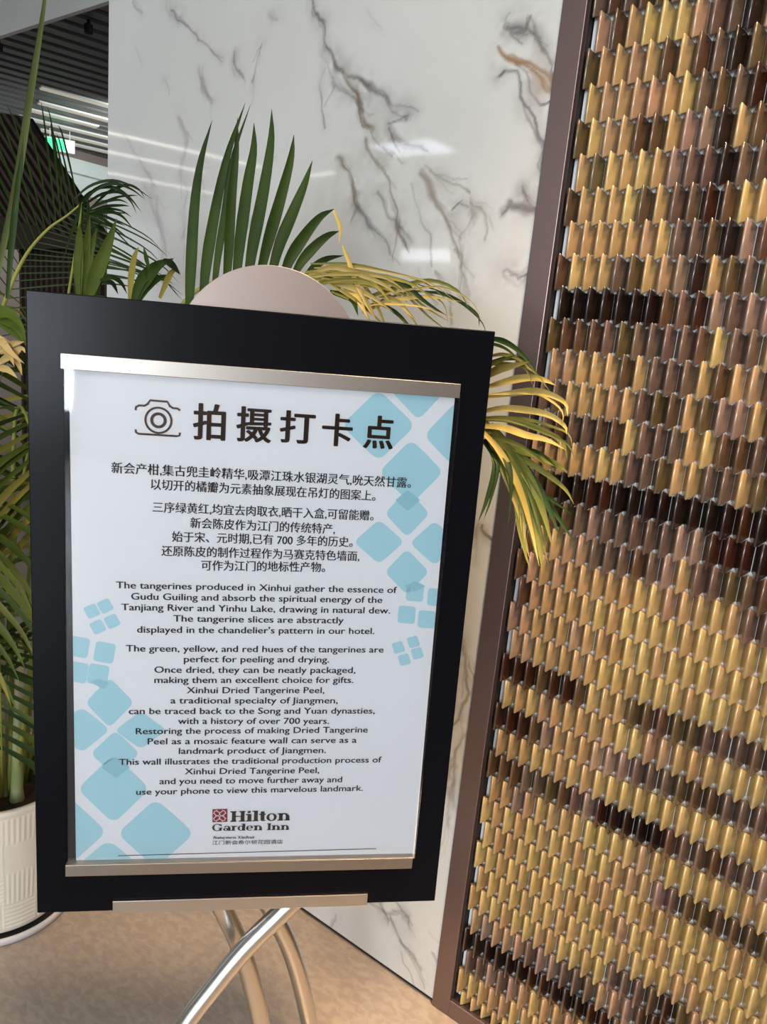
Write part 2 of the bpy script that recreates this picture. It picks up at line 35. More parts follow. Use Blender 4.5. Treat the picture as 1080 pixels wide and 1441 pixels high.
LEAVES_ARC = [([(-1.28, 0.782, 1.537), (-1.253, 0.788, 1.561), (-1.22, 0.802, 1.574), (-1.187, 0.815, 1.567), (-1.156, 0.824, 1.55)], 0.007, 'G'), ([(-1.28, 0.782, 1.544), (-1.25, 0.792, 1.566), (-1.218, 0.806, 1.568), (-1.187, 0.815, 1.552), (-1.16, 0.82, 1.528)], 0.007, 'G'), ([(-1.279, 0.784, 1.537), (-1.247, 0.796, 1.556), (-1.215, 0.81, 1.562), (-1.187, 0.815, 1.548), (-1.164, 0.813, 1.524)], 0.006, 'G'), ([(-1.276, 0.789, 1.53), (-1.239, 0.797, 1.543), (-1.204, 0.803, 1.547), (-1.172, 0.802, 1.54)], 0.006, 'G'), ([(-1.275, 0.791, 1.527), (-1.237, 0.801, 1.537), (-1.201, 0.807, 1.539), (-1.171, 0.804, 1.536)], 0.006, 'G'), ([(-1.273, 0.793, 1.525), (-1.237, 0.801, 1.529), (-1.201, 0.807, 1.522), (-1.167, 0.809, 1.499)], 0.007, 'G'), ([(-1.273, 0.793, 1.524), (-1.237, 0.801, 1.527), (-1.204, 0.803, 1.526), (-1.172, 0.802, 1.524)], 0.005, 'G'), ([(-1.275, 0.791, 1.523), (-1.239, 0.797, 1.521), (-1.205, 0.801, 1.511), (-1.175, 0.798, 1.503)], 0.006, 'G'), ([(-1.276, 0.789, 1.52), (-1.243, 0.791, 1.51), (-1.211, 0.791, 1.502), (-1.178, 0.792, 1.491)], 0.006, 'G'), ([(-1.277, 0.786, 1.52), (-1.236, 0.778, 1.5), (-1.194, 0.768, 1.486)], 0.006, 'G'), ([(-1.28, 0.782, 1.514), (-1.249, 0.781, 1.489), (-1.217, 0.783, 1.459), (-1.188, 0.778, 1.434)], 0.006, 'G'), ([(-1.275, 0.791, 1.526), (-1.239, 0.797, 1.516), (-1.203, 0.803, 1.497), (-1.166, 0.81, 1.477)], 0.004, 'G'), ([(-1.282, 0.778, 1.538), (-1.241, 0.769, 1.552), (-1.196, 0.766, 1.562)], 0.005, 'G'), ([(-1.281, 0.78, 1.544), (-1.262, 0.76, 1.51), (-1.245, 0.736, 1.472), (-1.227, 0.715, 1.435)], 0.006, 'G'), ([(-1.28, 0.782, 1.539), (-1.246, 0.761, 1.5), (-1.214, 0.737, 1.457)], 0.005, 'G')]

# ------------------------------------------------------------------ camera, world, lights, exposure
EYE = Vector((0, 0, 1.35))
cam_data = bpy.data.cameras.new('camera')
cam_data.sensor_fit = 'HORIZONTAL'
cam_data.sensor_width = 36.0
cam_data.lens = CAM_F * 36.0 / 1080.0
cam_data.clip_start = 0.02
cam = bpy.data.objects.new('camera', cam_data)
COL.objects.link(cam)
ax = [Vector(a) for a in CAM_AXES]
cam.matrix_world = Matrix(((ax[0].x, -ax[1].x, -ax[2].x, EYE.x), (ax[0].y, -ax[1].y, -ax[2].y, EYE.y), (ax[0].z, -ax[1].z, -ax[2].z, EYE.z), (0, 0, 0, 1)))
SC.camera = cam
SC.view_settings.view_transform = 'Standard'
SC.view_settings.look = 'None'
SC.view_settings.gamma = 1.0
SC.view_settings.use_curve_mapping = False
SC.view_settings.exposure = 0.22
w = bpy.data.worlds.new('daylight')
SC.world = w
w.use_nodes = True
w.node_tree.nodes['Background'].inputs[0].default_value = (0.80, 0.90, 1.0, 1)
w.node_tree.nodes['Background'].inputs[1].default_value = 1.0

def area(name, loc, target, size, energy, color, sy=None, spread=180):
    l = bpy.data.lights.new(name, 'AREA')
    l.energy = energy; l.color = color; l.size = size
    l.spread = math.radians(spread)
    if sy:
        l.shape = 'RECTANGLE'; l.size_y = sy
    o = bpy.data.objects.new(name, l)
    COL.objects.link(o)
    o.location = loc
    o.rotation_euler = (Vector(target) - Vector(loc)).to_track_quat('-Z', 'Y').to_euler()
    return o
area('facade_daylight', (-0.6, -7.8, 1.7), (-0.8, 1, 1.0), 3.8, 150, (0.92, 0.96, 1.0), 2.7)
area('side_window_daylight', (2.75, -7.8, 1.7), (0.2, 1.0, 0.9), 2.2, 300, (0.84, 0.92, 1.0), 2.2)
area('ceiling_lamp_light', (0.3, -1.6, 3.2), (-0.3, 0.6, 0.5), 1.4, 24, (1.0, 0.97, 0.93))
area('hall_downlight', (0.75, -0.1, 3.2), (0.0, 1.1, 0.3), 0.4, 12, (1.0, 0.82, 0.62), spread=100)
area('mosaic_bounce_fill', (0.15, 0.62, 3.2), (-0.42, 0.86, 0), 0.25, 9, (1.0, 0.66, 0.36), spread=45)  # added lamp standing in for warm light thrown back by the mosaic
area('beam_fill', (-6.6, 5.0, 3.15), (-9.0, 5.2, 2.9), 0.9, 40, (0.95, 1.0, 0.98))  # added fill that brightens the white beam

# ------------------------------------------------------------------ materials
def lin(r, g, b):
    f = lambda c: (c / 255 / 12.92) if c / 255 <= 0.04045 else ((c / 255 + 0.055) / 1.055) ** 2.4
    return (f(r), f(g), f(b), 1)
def mat(name, rgb, rough=0.5, metal=0.0, spec=0.5, coat=0.0, emis=None, es=0):
    m = bpy.data.materials.new(name); m.use_nodes = True
    b = m.node_tree.nodes['Principled BSDF']
    b.inputs['Base Color'].default_value = lin(*rgb)
    b.inputs['Roughness'].default_value = rough
    b.inputs['Metallic'].default_value = metal
    b.inputs['Specular IOR Level'].default_value = spec
    b.inputs['Coat Weight'].default_value = coat
    if emis:
        b.inputs['Emission Color'].default_value = lin(*emis); b.inputs['Emission Strength'].default_value = es
    return m
def nodes(m): return m.node_tree.nodes, m.node_tree.links, m.node_tree.nodes['Principled BSDF']
def noise_mix(m, c0, c1, scale, detail=4, lo=0.35, hi=0.65, stretch=(1, 1, 1), rough=None, dist=0.0):
    n, l, b = nodes(m)
    tc = n.new('ShaderNodeTexCoord'); mp = n.new('ShaderNodeMapping'); mp.inputs['Scale'].default_value = stretch
    l.new(tc.outputs['Object'], mp.inputs[0])
    t = n.new('ShaderNodeTexNoise'); t.inputs['Scale'].default_value = scale; t.inputs['Detail'].default_value = detail
    t.inputs['Distortion'].default_value = dist
    l.new(mp.outputs[0], t.inputs['Vector'])
    r = n.new('ShaderNodeValToRGB'); r.color_ramp.elements[0].position = lo; r.color_ramp.elements[1].position = hi
    r.color_ramp.elements[0].color = lin(*c0); r.color_ramp.elements[1].color = lin(*c1)
    l.new(t.outputs['Fac'], r.inputs[0]); l.new(r.outputs[0], b.inputs['Base Color'])
    return m, t, r
M = {}
M['black'] = mat('black_satin_board', (7, 9, 15), 0.24, spec=0.10)
M['rim'] = mat('board_edge', (70, 72, 74), 0.4, 0.6)
M['steel'] = mat('brushed_steel', (206, 204, 200), 0.28, 1.0)
M['steel_rail'] = mat('satin_steel_rail', (168, 162, 155), 0.36, 1.0)
M['steel_plate'] = mat('brushed_steel_taupe_reflection', (150, 138, 132), 0.42, 1.0)  # taupe base colour stands for what the steel reflects
n, l, b = nodes(M['steel_plate'])
tc = n.new('ShaderNodeTexCoord'); mp = n.new('ShaderNodeMapping'); mp.inputs['Scale'].default_value = (4, 4, 500)
t = n.new('ShaderNodeTexNoise'); t.inputs['Scale'].default_value = 3; l.new(tc.outputs['Object'], mp.inputs[0]); l.new(mp.outputs[0], t.inputs['Vector'])
bp_ = n.new('ShaderNodeBump'); bp_.inputs['Strength'].default_value = 0.06; bp_.inputs['Distance'].default_value = 0.001
l.new(t.outputs['Fac'], bp_.inputs['Height']); l.new(bp_.outputs[0], b.inputs['Normal'])
M['paper'] = mat('white_poster_paper', (240, 241, 244), 0.55, spec=0.3)
M['blue'] = mat('printed_light_blue', (176, 220, 231), 0.55, spec=0.3)
M['blue_dark'] = mat('printed_mid_blue', (156, 205, 216), 0.55, spec=0.3)
M['brown_ink'] = mat('printed_brown', (72, 50, 38), 0.55, spec=0.2)
M['ink'] = mat('printed_dark_grey', (44, 42, 44), 0.55, spec=0.2)
M['red_ink'] = mat('printed_crimson', (150, 38, 58), 0.55, spec=0.2)
M['white_ink'] = mat('printed_white', (232, 226, 230), 0.55, spec=0.2)
M['frame'] = mat('bronze_taupe_metal', (134, 116, 113), 0.34, 0.88)
M['dark'] = mat('dark_recess', (34, 22, 24), 0.6)
M['grout'] = mat('white_mesh_grout', (214, 216, 216), 0.7)
M['ceiling_paint'] = mat('ceiling_paint', (200, 200, 198), 0.8)
M['slat'] = mat('charcoal_ceiling_slat', (92, 93, 92), 0.45)
M['slat_gap'] = mat('black_ceiling_void', (14, 14, 14), 0.9)
M['lamp_panel'] = mat('lit_lamp_diffuser', (255, 255, 255), 0.5, emis=(235, 243, 255), es=7)
M['lamp_line'] = mat('lit_linear_lamp', (255, 255, 255), 0.5, emis=(255, 246, 232), es=8)
M['slat_glint'] = mat('glowing_slat_glint', (120, 116, 106), 0.5, emis=(255, 244, 226), es=0.28)  # glow stands for daylight glinting on the ceiling slats
M['white_beam'] = mat('white_fascia_paint', (222, 232, 228), 0.6)
M['taupe'] = mat('taupe_far_wall', (150, 134, 128), 0.7)
M['wall_beige'] = mat('beige_wall', (184, 182, 180), 0.7)
M['wall_brown'] = mat('brown_panelling', (92, 72, 58), 0.6)
M['wood_dark'] = mat('dark_stained_wood', (34, 26, 22), 0.5)
M['wood_slat'] = mat('dark_wood_slat', (54, 43, 37), 0.45)
M['exit_green'] = mat('lit_green_sign', (60, 200, 130), 0.5, emis=(70, 225, 150), es=1.3)
M['exit_white'] = mat('lit_white_sign', (240, 250, 245), 0.5, emis=(230, 250, 240), es=1.2)
M['pot'] = mat('cream_ceramic', (226, 220, 208), 0.45)
M['saucer'] = mat('white_plastic_saucer', (205, 205, 208), 0.35)
M['saucer_dark'] = mat('dark_saucer_groove', (50, 46, 46), 0.5)
M['rubber'] = mat('black_rubber', (20, 20, 20), 0.7)
M['soil'] = noise_mix(mat('dark_soil', (40, 28, 20), 0.95), (24, 16, 11), (62, 44, 32), 60)[0]
M['floor'], ft, fr_ = noise_mix(mat('polished_brown_stone', (150, 125, 105), 0.3, spec=0.5), (154, 142, 132), (168, 156, 144), 42, 3, 0.40, 0.62, (1.0, 1.6, 1), dist=0.6)  # mottling in the stone colour stands for dapples of light
M['cane'] = noise_mix(mat('pale_green_cane', (150, 160, 120), 0.5), (120, 135, 80), (190, 190, 160), 14, 3, 0.35, 0.65, (1, 1, 0.3))[0]

def leafmat(name, c0, c1, dry=None):
    m, t, r = noise_mix(mat(name, c0, 0.5, spec=0.15), c0, c1, 6, 3)
    b = nodes(m)[2]
    b.inputs['Transmission Weight'].default_value = 0.0
    b.inputs['Subsurface Weight'].default_value = 0.0
    return m
M['leaf_G'] = leafmat('palm_leaf_green', (27, 44, 15), (44, 66, 22))
M['leaf_B'] = leafmat('palm_leaf_bright', (48, 64, 20), (76, 92, 32))
M['leaf_L'] = leafmat('palm_leaf_olive', (74, 84, 32), (128, 120, 56))
M['leaf_Y'] = leafmat('palm_leaf_yellow', (134, 118, 54), (184, 162, 96))
M['leaf_D'] = leafmat('palm_leaf_dry', (140, 116, 66), (178, 154, 100))
M['leaf_S'] = leafmat('palm_spear_pale', (70, 84, 46), (98, 110, 72))
M['rachis'] = leafmat('palm_rachis', (110, 124, 56), (150, 150, 80))

# clear cover: fresnel mix of transparent and glossy
m = bpy.data.materials.new('clear_acrylic'); m.use_nodes = True
n = m.node_tree.nodes; l = m.node_tree.links; n.clear()
o_ = n.new('ShaderNodeOutputMaterial'); mx = n.new('ShaderNodeMixShader'); tr = n.new('ShaderNodeBsdfTransparent'); gl = n.new('ShaderNodeBsdfGlossy')
fz = n.new('ShaderNodeFresnel'); fz.inputs['IOR'].default_value = 1.45
gl.inputs['Roughness'].default_value = 0.03
l.new(fz.outputs[0], mx.inputs[0]); l.new(tr.outputs[0], mx.inputs[1]); l.new(gl.outputs[0], mx.inputs[2]); l.new(mx.outputs[0], o_.inputs[0])
M['clear'] = m

# glazed mosaic: colour per tile from the mesh attribute, slight mottling
m = mat('glazed_mosaic', (180, 150, 100), 0.36, 0.15, coat=1.0)
n, l, b = nodes(m)
at_ = n.new('ShaderNodeAttribute'); at_.attribute_name = 'tile_color'
tc = n.new('ShaderNodeTexCoord'); t = n.new('ShaderNodeTexNoise'); t.inputs['Scale'].default_value = 45; t.inputs['Detail'].default_value = 3
l.new(tc.outputs['Object'], t.inputs['Vector'])
r = n.new('ShaderNodeMapRange'); r.inputs[1].default_value = 0.3; r.inputs[2].default_value = 0.7; r.inputs[3].default_value = 0.88; r.inputs[4].default_value = 1.1
l.new(t.outputs['Fac'], r.inputs[0])
vm = n.new('ShaderNodeVectorMath'); vm.operation = 'SCALE'
l.new(at_.outputs['Color'], vm.inputs[0]); l.new(r.outputs[0], vm.inputs['Scale']); l.new(vm.outputs[0], b.inputs['Base Color'])
b.inputs['Coat Roughness'].default_value = 0.12
b.inputs['Coat IOR'].default_value = 1.65
M['mosaic'] = m

# polished marble: vein colour stored on the mesh + fine procedural clouding
m = mat('polished_white_marble', (222, 220, 214), 0.045, spec=0.5)
n, l, b = nodes(m)
at_ = n.new('ShaderNodeAttribute'); at_.attribute_name = 'marble'
tc = n.new('ShaderNodeTexCoord')
t = n.new('ShaderNodeTexNoise'); t.inputs['Scale'].default_value = 2.2; t.inputs['Detail'].default_value = 6; t.inputs['Distortion'].default_value = 0.8
l.new(tc.outputs['Object'], t.inputs['Vector'])
r = n.new('ShaderNodeMapRange'); r.inputs[1].default_value = 0.35; r.inputs[2].default_value = 0.7; r.inputs[3].default_value = 1.02; r.inputs[4].default_value = 0.93
l.new(t.outputs['Fac'], r.inputs[0])
vm = n.new('ShaderNodeVectorMath'); vm.operation = 'SCALE'
l.new(at_.outputs['Color'], vm.inputs[0]); l.new(r.outputs[0], vm.inputs['Scale']); l.new(vm.outputs[0], b.inputs['Base Color'])
M['marble'] = m

# ------------------------------------------------------------------ helpers
def link(name, me, parent=None, mats=()):
    o = bpy.data.objects.new(name, me); COL.objects.link(o)
    for k in mats: me.materials.append(M[k] if isinstance(k, str) else k)
    if parent: o.parent = parent
    return o
def finish(name, bm, mats, parent=None, smooth=False, bevel=0, angle=40):
    me = bpy.data.meshes.new(name); bm.normal_update(); bm.to_mesh(me); bm.free()
    o = link(name, me, parent, mats if isinstance(mats, (list, tuple)) else [mats])
    if smooth:
        for p in me.polygons: p.use_smooth = True
        me.set_sharp_from_angle(angle=math.radians(angle))
    if bevel:
        md = o.modifiers.new('bevel', 'BEVEL'); md.width = bevel; md.segments = 2; md.limit_method = 'ANGLE'
    return o
def struct(o): o['kind'] = 'structure'; return o
def tag(o, label, cat, group=None):
    o['label'] = label; o['category'] = cat
    if group: o['group'] = group
    return o
def thing(name, label, cat, loc=(0, 0, 0), group=None):
    o = bpy.data.objects.new(name, None); COL.objects.link(o); o.location = loc; o.empty_display_size = 0.05
    bpy.context.view_layer.update()
    return tag(o, label, cat, group)
def box(bm, x0, x1, y0, y1, z0, z1, T=None, mi=0):
    vs = [Vector((x, y, z)) for z in (z0, z1) for y in (y0, y1) for x in (x0, x1)]
    if T: vs = [T(v) for v in vs]
    v = [bm.verts.new(p) for p in vs]
    fs = []
    for q in ((0, 2, 3, 1), (4, 5, 7, 6), (0, 1, 5, 4), (2, 6, 7, 3), (0, 4, 6, 2), (1, 3, 7, 5)):
        f = bm.faces.new([v[i] for i in q]); f.material_index = mi; fs.append(f)
    return fs
def catmull(P, n):
    P = [Vector(p) for p in P]
    Q = [2 * P[0] - P[1]] + P + [2 * P[-1] - P[-2]]
    out = []
    S = len(P) - 1
    for i in range(n + 1):
        u = i / n * S; k = min(int(u), S - 1); t = u - k
        a, b_, c, d = Q[k:k + 4]
        out.append(0.5 * ((2 * b_) + (c - a) * t + (2 * a - 5 * b_ + 4 * c - d) * t * t + (3 * b_ - a - 3 * c + d) * t ** 3))
    return out
def tube(bm, pts, rad, seg=12, mi=0, cap=True):
    rings = []; nrm = None
    for i, p in enumerate(pts):
        d = (pts[min(i + 1, len(pts) - 1)] - pts[max(i - 1, 0)]).normalized()
        if nrm is None:
            nrm = d.orthogonal().normalized()
        nrm = (nrm - d * nrm.dot(d)).normalized(); bn = d.cross(nrm)
        r_ = rad(i / (len(pts) - 1)) if callable(rad) else rad
        rings.append([bm.verts.new(p + r_ * (math.cos(a) * nrm + math.sin(a) * bn)) for a in [2 * PI * k / seg for k in range(seg)]])
    for A, B in zip(rings, rings[1:]):
        for k in range(seg):
            f = bm.faces.new((A[k], A[(k + 1) % seg], B[(k + 1) % seg], B[k])); f.material_index = mi; f.smooth = True
    if cap:
        bm.faces.new(rings[0][::-1]).material_index = mi; bm.faces.new(rings[-1]).material_index = mi
def lathe(bm, prof, seg=64, fn=None, mi=0):
    rings = []
    for (r_, z) in prof:
        rings.append([bm.verts.new((( r_ + (fn(a, z) if fn else 0)) * math.cos(a), (r_ + (fn(a, z) if fn else 0)) * math.sin(a), z)) for a in [2 * PI * k / seg for k in range(seg)]])
    for A, B in zip(rings, rings[1:]):
        for k in range(seg):
            f = bm.faces.new((A[k], A[(k + 1) % seg], B[(k + 1) % seg], B[k])); f.smooth = True; f.material_index = mi
    return rings

# ------------------------------------------------------------------ setting
X_END = -1.79          # left end of the marble wall
Y = WALL_Y
bm = bmesh.new(); box(bm, -14, 4, -14, 9, -0.1, 0)
struct(finish('floor', bm, 'floor'))
CEIL = 3.3
bm = bmesh.new(); box(bm, -14, 4, -14, 2.63, CEIL + 0.001, CEIL + 0.1)
struct(finish('ceiling_front', bm, 'ceiling_paint'))
# slatted ceiling of the hall beyond the wall
bm = bmesh.new(); box(bm, -14, 4, 2.64, 9, CEIL + 0.12, CEIL + 0.2, mi=1)
sd = Vector((math.cos(math.radians(75.5)), math.sin(math.radians(75.5)), 0)); sn = Vector((sd.y, -sd.x, 0))
for i in range(-26, 30):
    c = Vector((-6, 4, 0)) + sn * (i * 0.19)
    T = lambda v, c=c: c + sn * v.x + sd * v.y + Vector((0, 0, v.z))
    box(bm, -0.055, 0.055, -1.2, 5.2, CEIL, CEIL + 0.06, T)
struct(finish('ceiling_back', bm, ['slat', 'slat_gap']))

# marble wall with its opening and lintel: fine grid, vein colours stored per vertex
def vein_field(xs, zs):
    X, Z = np.meshgrid(xs, zs)
    rng = np.random.RandomState(5)
    def smooth_noise(scale, seed):
        r_ = np.random.RandomState(seed); g = r_.rand(90, 90)
        u = (X + 7) * scale % 88; v = (Z + 7) * scale % 88
        i = u.astype(int); j = v.astype(int); fu = u - i; fv = v - j
        fu = fu * fu * (3 - 2 * fu); fv = fv * fv * (3 - 2 * fv)
        return (g[j, i] * (1 - fu) + g[j, i + 1] * fu) * (1 - fv) + (g[j + 1, i] * (1 - fu) + g[j + 1, i + 1] * fu) * fv
    n1 = smooth_noise(28, 1) + 0.4 * smooth_noise(61, 2) + 0.1 * smooth_noise(130, 6) - 0.75
    n2 = smooth_noise(28, 3) + 0.4 * smooth_noise(61, 4) + 0.1 * smooth_noise(130, 7) - 0.75
    n3 = smooth_noise(45, 8) * 0.6 + smooth_noise(110, 9) * 0.4
    n5 = smooth_noise(70, 11) * 0.5 + smooth_noise(22, 12) * 0.5
    n6 = smooth_noise(34, 13) * 0.6 + smooth_noise(90, 14) * 0.4
    base = np.array(lin(196, 197, 194)[:3]); img = np.ones(X.shape + (3,)) * base
    tones = [lin(104, 100, 100), lin(116, 104, 88), lin(136, 100, 58), lin(132, 122, 126)]
    WX = X + n1 * 0.013; WZ = Z + n2 * 0.013
    LG = np.random.RandomState(77).rand(128, 128)
    def lattice(u, v):
        u = u % 126; v = v % 126; i = u.astype(int); j = v.astype(int); fu = u - i; fv = v - j
        fu = fu * fu * (3 - 2 * fu); fv = fv * fv * (3 - 2 * fv)
        return (LG[j, i] * (1 - fu) + LG[j, i + 1] * fu) * (1 - fv) + (LG[j + 1, i] * (1 - fu) + LG[j + 1, i + 1] * fu) * fv
    def draw(pts, w0, w1, tone, col):
        pts = np.array(pts)
        x0, x1 = pts[:, 0].min() - .09, pts[:, 0].max() + .09; z0, z1 = pts[:, 1].min() - .09, pts[:, 1].max() + .09
        ix = np.where((xs >= x0) & (xs <= x1))[0]; iz = np.where((zs >= z0) & (zs <= z1))[0]
        if len(ix) == 0 or len(iz) == 0: return
        sl = (slice(iz[0], iz[-1] + 1), slice(ix[0], ix[-1] + 1))
        wx, wz = WX[sl], WZ[sl]; best = np.full(wx.shape, 9.0); wid = np.full(wx.shape, w0)
        al = np.zeros(wx.shape); sg = np.zeros(wx.shape)
        nseg = len(pts) - 1; cum = 0.0
        for k in range(nseg):
            a, b_ = pts[k], pts[k + 1]; d = b_ - a; L2 = max(d @ d, 1e-9); L = L2 ** 0.5
            tt = np.clip(((wx - a[0]) * d[0] + (wz - a[1]) * d[1]) / L2, 0, 1)
            ds = np.hypot(wx - a[0] - tt * d[0], wz - a[1] - tt * d[1])
            cr = ((wx - a[0]) * d[1] - (wz - a[1]) * d[0]) / L
            ww = w0 + (w1 - w0) * (k + tt) / nseg
            u = ds < best; best[u] = ds[u]; wid[u] = ww[u]; al[u] = (cum + tt * L)[u]; sg[u] = (np.sign(cr) * ds)[u]
            cum += L
        ph = pts[0, 0] * 37 + pts[0, 1] * 91
        k1 = lattice(al * 13 + ph + 50, sg * 95 + 40 + ph); k2 = lattice(al * 30 + ph + 20, sg * 190 + 60); k3 = lattice(al * 9 + 30 + ph, sg * 30 + 100)
        streak = 0.55 * k1 + 0.45 * k2
        wv = wid * (0.35 + 1.0 * k3)
        edge = np.clip(1.25 - best / wv, 0, 1)
        band = edge * np.clip(2.6 * (streak - 0.30), 0.12, 1)
        line = np.clip(1.5 - np.abs(sg - (k3 - 0.5) * wid * 0.9) / (0.0014 + 0.05 * wid), 0, 1) * np.clip(0.4 + k1, 0, 1)
        halo = np.clip(1 - best / (wid * 3.4 + 0.012), 0, 1) ** 1.5 * 0.30 * np.clip(2.2 * (n6[sl] - 0.28), 0, 1)
        a_ = np.clip(tone * 1.05 * np.maximum(np.maximum(band, line), halo), 0, 1)[..., None]
        img[sl] = img[sl] * (1 - a_) + np.array(tones[col][:3]) * a_
    def jag(pts, amp, r_):
        for lev in range(2):
            o = [pts[0]]
            for a, b_ in zip(pts, pts[1:]):
                dx, dz = b_[0] - a[0], b_[1] - a[1]; q = r_.uniform(-amp, amp); u = r_.uniform(.35, .65)
                o += [(a[0] + dx * u - dz * q, a[1] + dz * u + dx * q), b_]
            pts = o; amp *= 0.9
        return pts
    rj = np.random.RandomState(21)
    for pts, w0, w1, tone, col in VEINS:
        draw(jag(pts, 0.085, rj), w0 * 0.9, w1 * 0.9, tone, col)
        if max(w0, w1) >= 0.006 and len(pts) > 2:
            for k in range(4):
                i = rj.randint(0, len(pts) - 1); a, b_ = pts[i], pts[i + 1]; u = rj.uniform(0, .8)
                sx, sz = a[0] + (b_[0] - a[0]) * u, a[1] + (b_[1] - a[1]) * u
                dx, dz = b_[0] - a[0], b_[1] - a[1]; th = rj.uniform(-.38, .38); ln = rj.uniform(.6, 1.5)
                ex_, ez = (dx * math.cos(th) - dz * math.sin(th)) * ln, (dx * math.sin(th) + dz * math.cos(th)) * ln
                draw(jag([(sx, sz), (sx + ex_ * .5, sz + ez * .5), (sx + ex_, sz + ez)], 0.09, rj), rj.uniform(.003, .006), 0.0015, tone * rj.uniform(.45, .85), col)
    # extra veins where the photograph shows nothing of the wall
    for k in range(34):
        x = rng.uniform(-1.8, 2.6); z = rng.uniform(0.1, 3.2)
        if -1.79 < x < -0.55 and 0.95 < z < 2.2: continue
        p = [(x, z)]
        for s in range(5): p.append((p[-1][0] + rng.uniform(-.02, .09), p[-1][1] - rng.uniform(.03, .11)))
        draw(p, rng.uniform(.004, .012), .004, rng.uniform(.3, .7), int(rng.randint(0, 3)))
    return img
def marble_slab(name, x0, x1, z0, z1, step, T, thick=0.03):
    nx = int(round((x1 - x0) / step)); nz = int(round((z1 - z0) / step))
    xs = np.linspace(x0, x1, nx + 1); zs = np.linspace(z0, z1, nz + 1)
    img = vein_field(xs, zs)
    X, Z = np.meshgrid(xs, zs)
    co = np.stack([X, np.full(X.shape, T), Z], -1).reshape(-1, 3)
    nv = len(co)
    back = np.array([[x0, T + thick, z0], [x1, T + thick, z0], [x1, T + thick, z1], [x0, T + thick, z1]])
    co = np.concatenate([co, back])
    idx = np.arange((nx + 1) * (nz + 1)).reshape(nz + 1, nx + 1)
    q = np.stack([idx[:-1, :-1], idx[:-1, 1:], idx[1:, 1:], idx[1:, :-1]], -1).reshape(-1, 4)
    me = bpy.data.meshes.new(name)
    c4 = [idx[0, 0], idx[0, -1], idx[-1, -1], idx[-1, 0]]
    extra = [list(reversed(range(nv, nv + 4)))]
    # edge strips as n-gons along the four borders
    bot = list(idx[0, :]); rt_ = list(idx[:, -1]); top = list(idx[-1, :]); lf = list(idx[:, 0])
    extra.append(bot[::-1] + [nv, nv + 1]); extra.append(rt_[::-1] + [nv + 1, nv + 2]); extra.append(top + [nv + 2, nv + 3]); extra.append(lf + [nv + 3, nv])
    me.from_pydata(co.tolist(), [], q.tolist() + [[int(i) for i in e] for e in extra])
    a = me.attributes.new('marble', 'FLOAT_COLOR', 'POINT')
    cols = np.ones((nv + 4, 4), np.float32); cols[:nv, :3] = img.reshape(-1, 3); cols[nv:, :3] = lin(196, 197, 194)[:3]
    a.data.foreach_set('color', cols.ravel())
    return struct(link(name, me, None, ['marble']))
marble_slab('wall_front', X_END, -0.55, 0.012, 2.35, 0.0024, Y)
marble_slab('wall_front_upper', X_END, -0.55, 2.3505, CEIL, 0.02, Y)
marble_slab('wall_lintel', -9.0, 0.5, 3.0, CEIL, 0.02, 2.6)
marble_slab('wall_right', 0.9, 2.6, 0.012, CEIL, 0.02, Y)
marble_slab('wall_upper', -0.55, 0.9, 2.49, CEIL, 0.02, Y)
bm = bmesh.new(); box(bm, X_END + 0.02, 2.6, Y + 0.032, Y + 0.16, 0, CEIL)
struct(finish('wall_core', bm, 'taupe'))
bm = bmesh.new(); box(bm, X_END + 0.01, -0.586, Y + 0.006, Y + 0.03, 0, 0.012)  # dark-coloured strip for the shadow gap at the wall foot
struct(finish('shadow_gap_front', bm, 'dark'))

# the rest of the front hall: side wall, back wall with two window openings and their mullions
bm = bmesh.new(); box(bm, 4.0, 4.1, -8.1, Y, 0, CEIL); struct(finish('wall_side', bm, 'wall_brown'))
bm = bmesh.new(); box(bm, -14.0, -2.6, -8.1, -8.0, 0, CEIL); box(bm, 1.4, 1.55, -8.1, -8.0, 0, CEIL); box(bm, -2.6, 1.4, -8.1, -8.0, 3.05, CEIL); box(bm, 1.55, 4.0, -8.1, -8.0, 0, 0.5); box(bm, 1.55, 4.0, -8.1, -8.0, 2.9, CEIL); struct(finish('wall_back', bm, 'wall_beige'))
def mullions(name, x0, x1, z0, z1, nx, nz):
    bm = bmesh.new()
    for k in range(nx + 1): xx = x0 + (x1 - x0) * k / nx; box(bm, xx - 0.03, xx + 0.03, -8.09, -8.03, z0, z1)
    for k in range(nz + 1): zz = z0 + (z1 - z0) * k / nz; box(bm, x0 + 0.03, x1 - 0.03, -8.08, -8.04, zz - 0.025, zz + 0.025)
    struct(finish(name, bm, 'dark'))
mullions('window_1', -2.57, 1.37, 0.03, 3.02, 3, 2)
mullions('window_2', 1.58, 3.97, 0.53, 2.87, 2, 1)

# far end of the hall
bm = bmesh.new(); box(bm, -9.5, 4, 9.0, 9.1, 0, CEIL); struct(finish('wall_end', bm, 'taupe'))
bm = bmesh.new(); box(bm, -9.5, -9.0, -3, 9, 0, 2.78); struct(finish('wall_left', bm, 'taupe'))
bm = bmesh.new(); box(bm, -9.5, -8.9, -3, 9, 3.0, 3.16); box(bm, -9.5, -9.0, -3, 9, 2.78, 3.0); struct(finish('trim_1', bm, 'white_beam'))
bm = bmesh.new(); box(bm, -9.5, -9.1, -3, 9, 3.16, CEIL); struct(finish('trim_2', bm, 'taupe'))
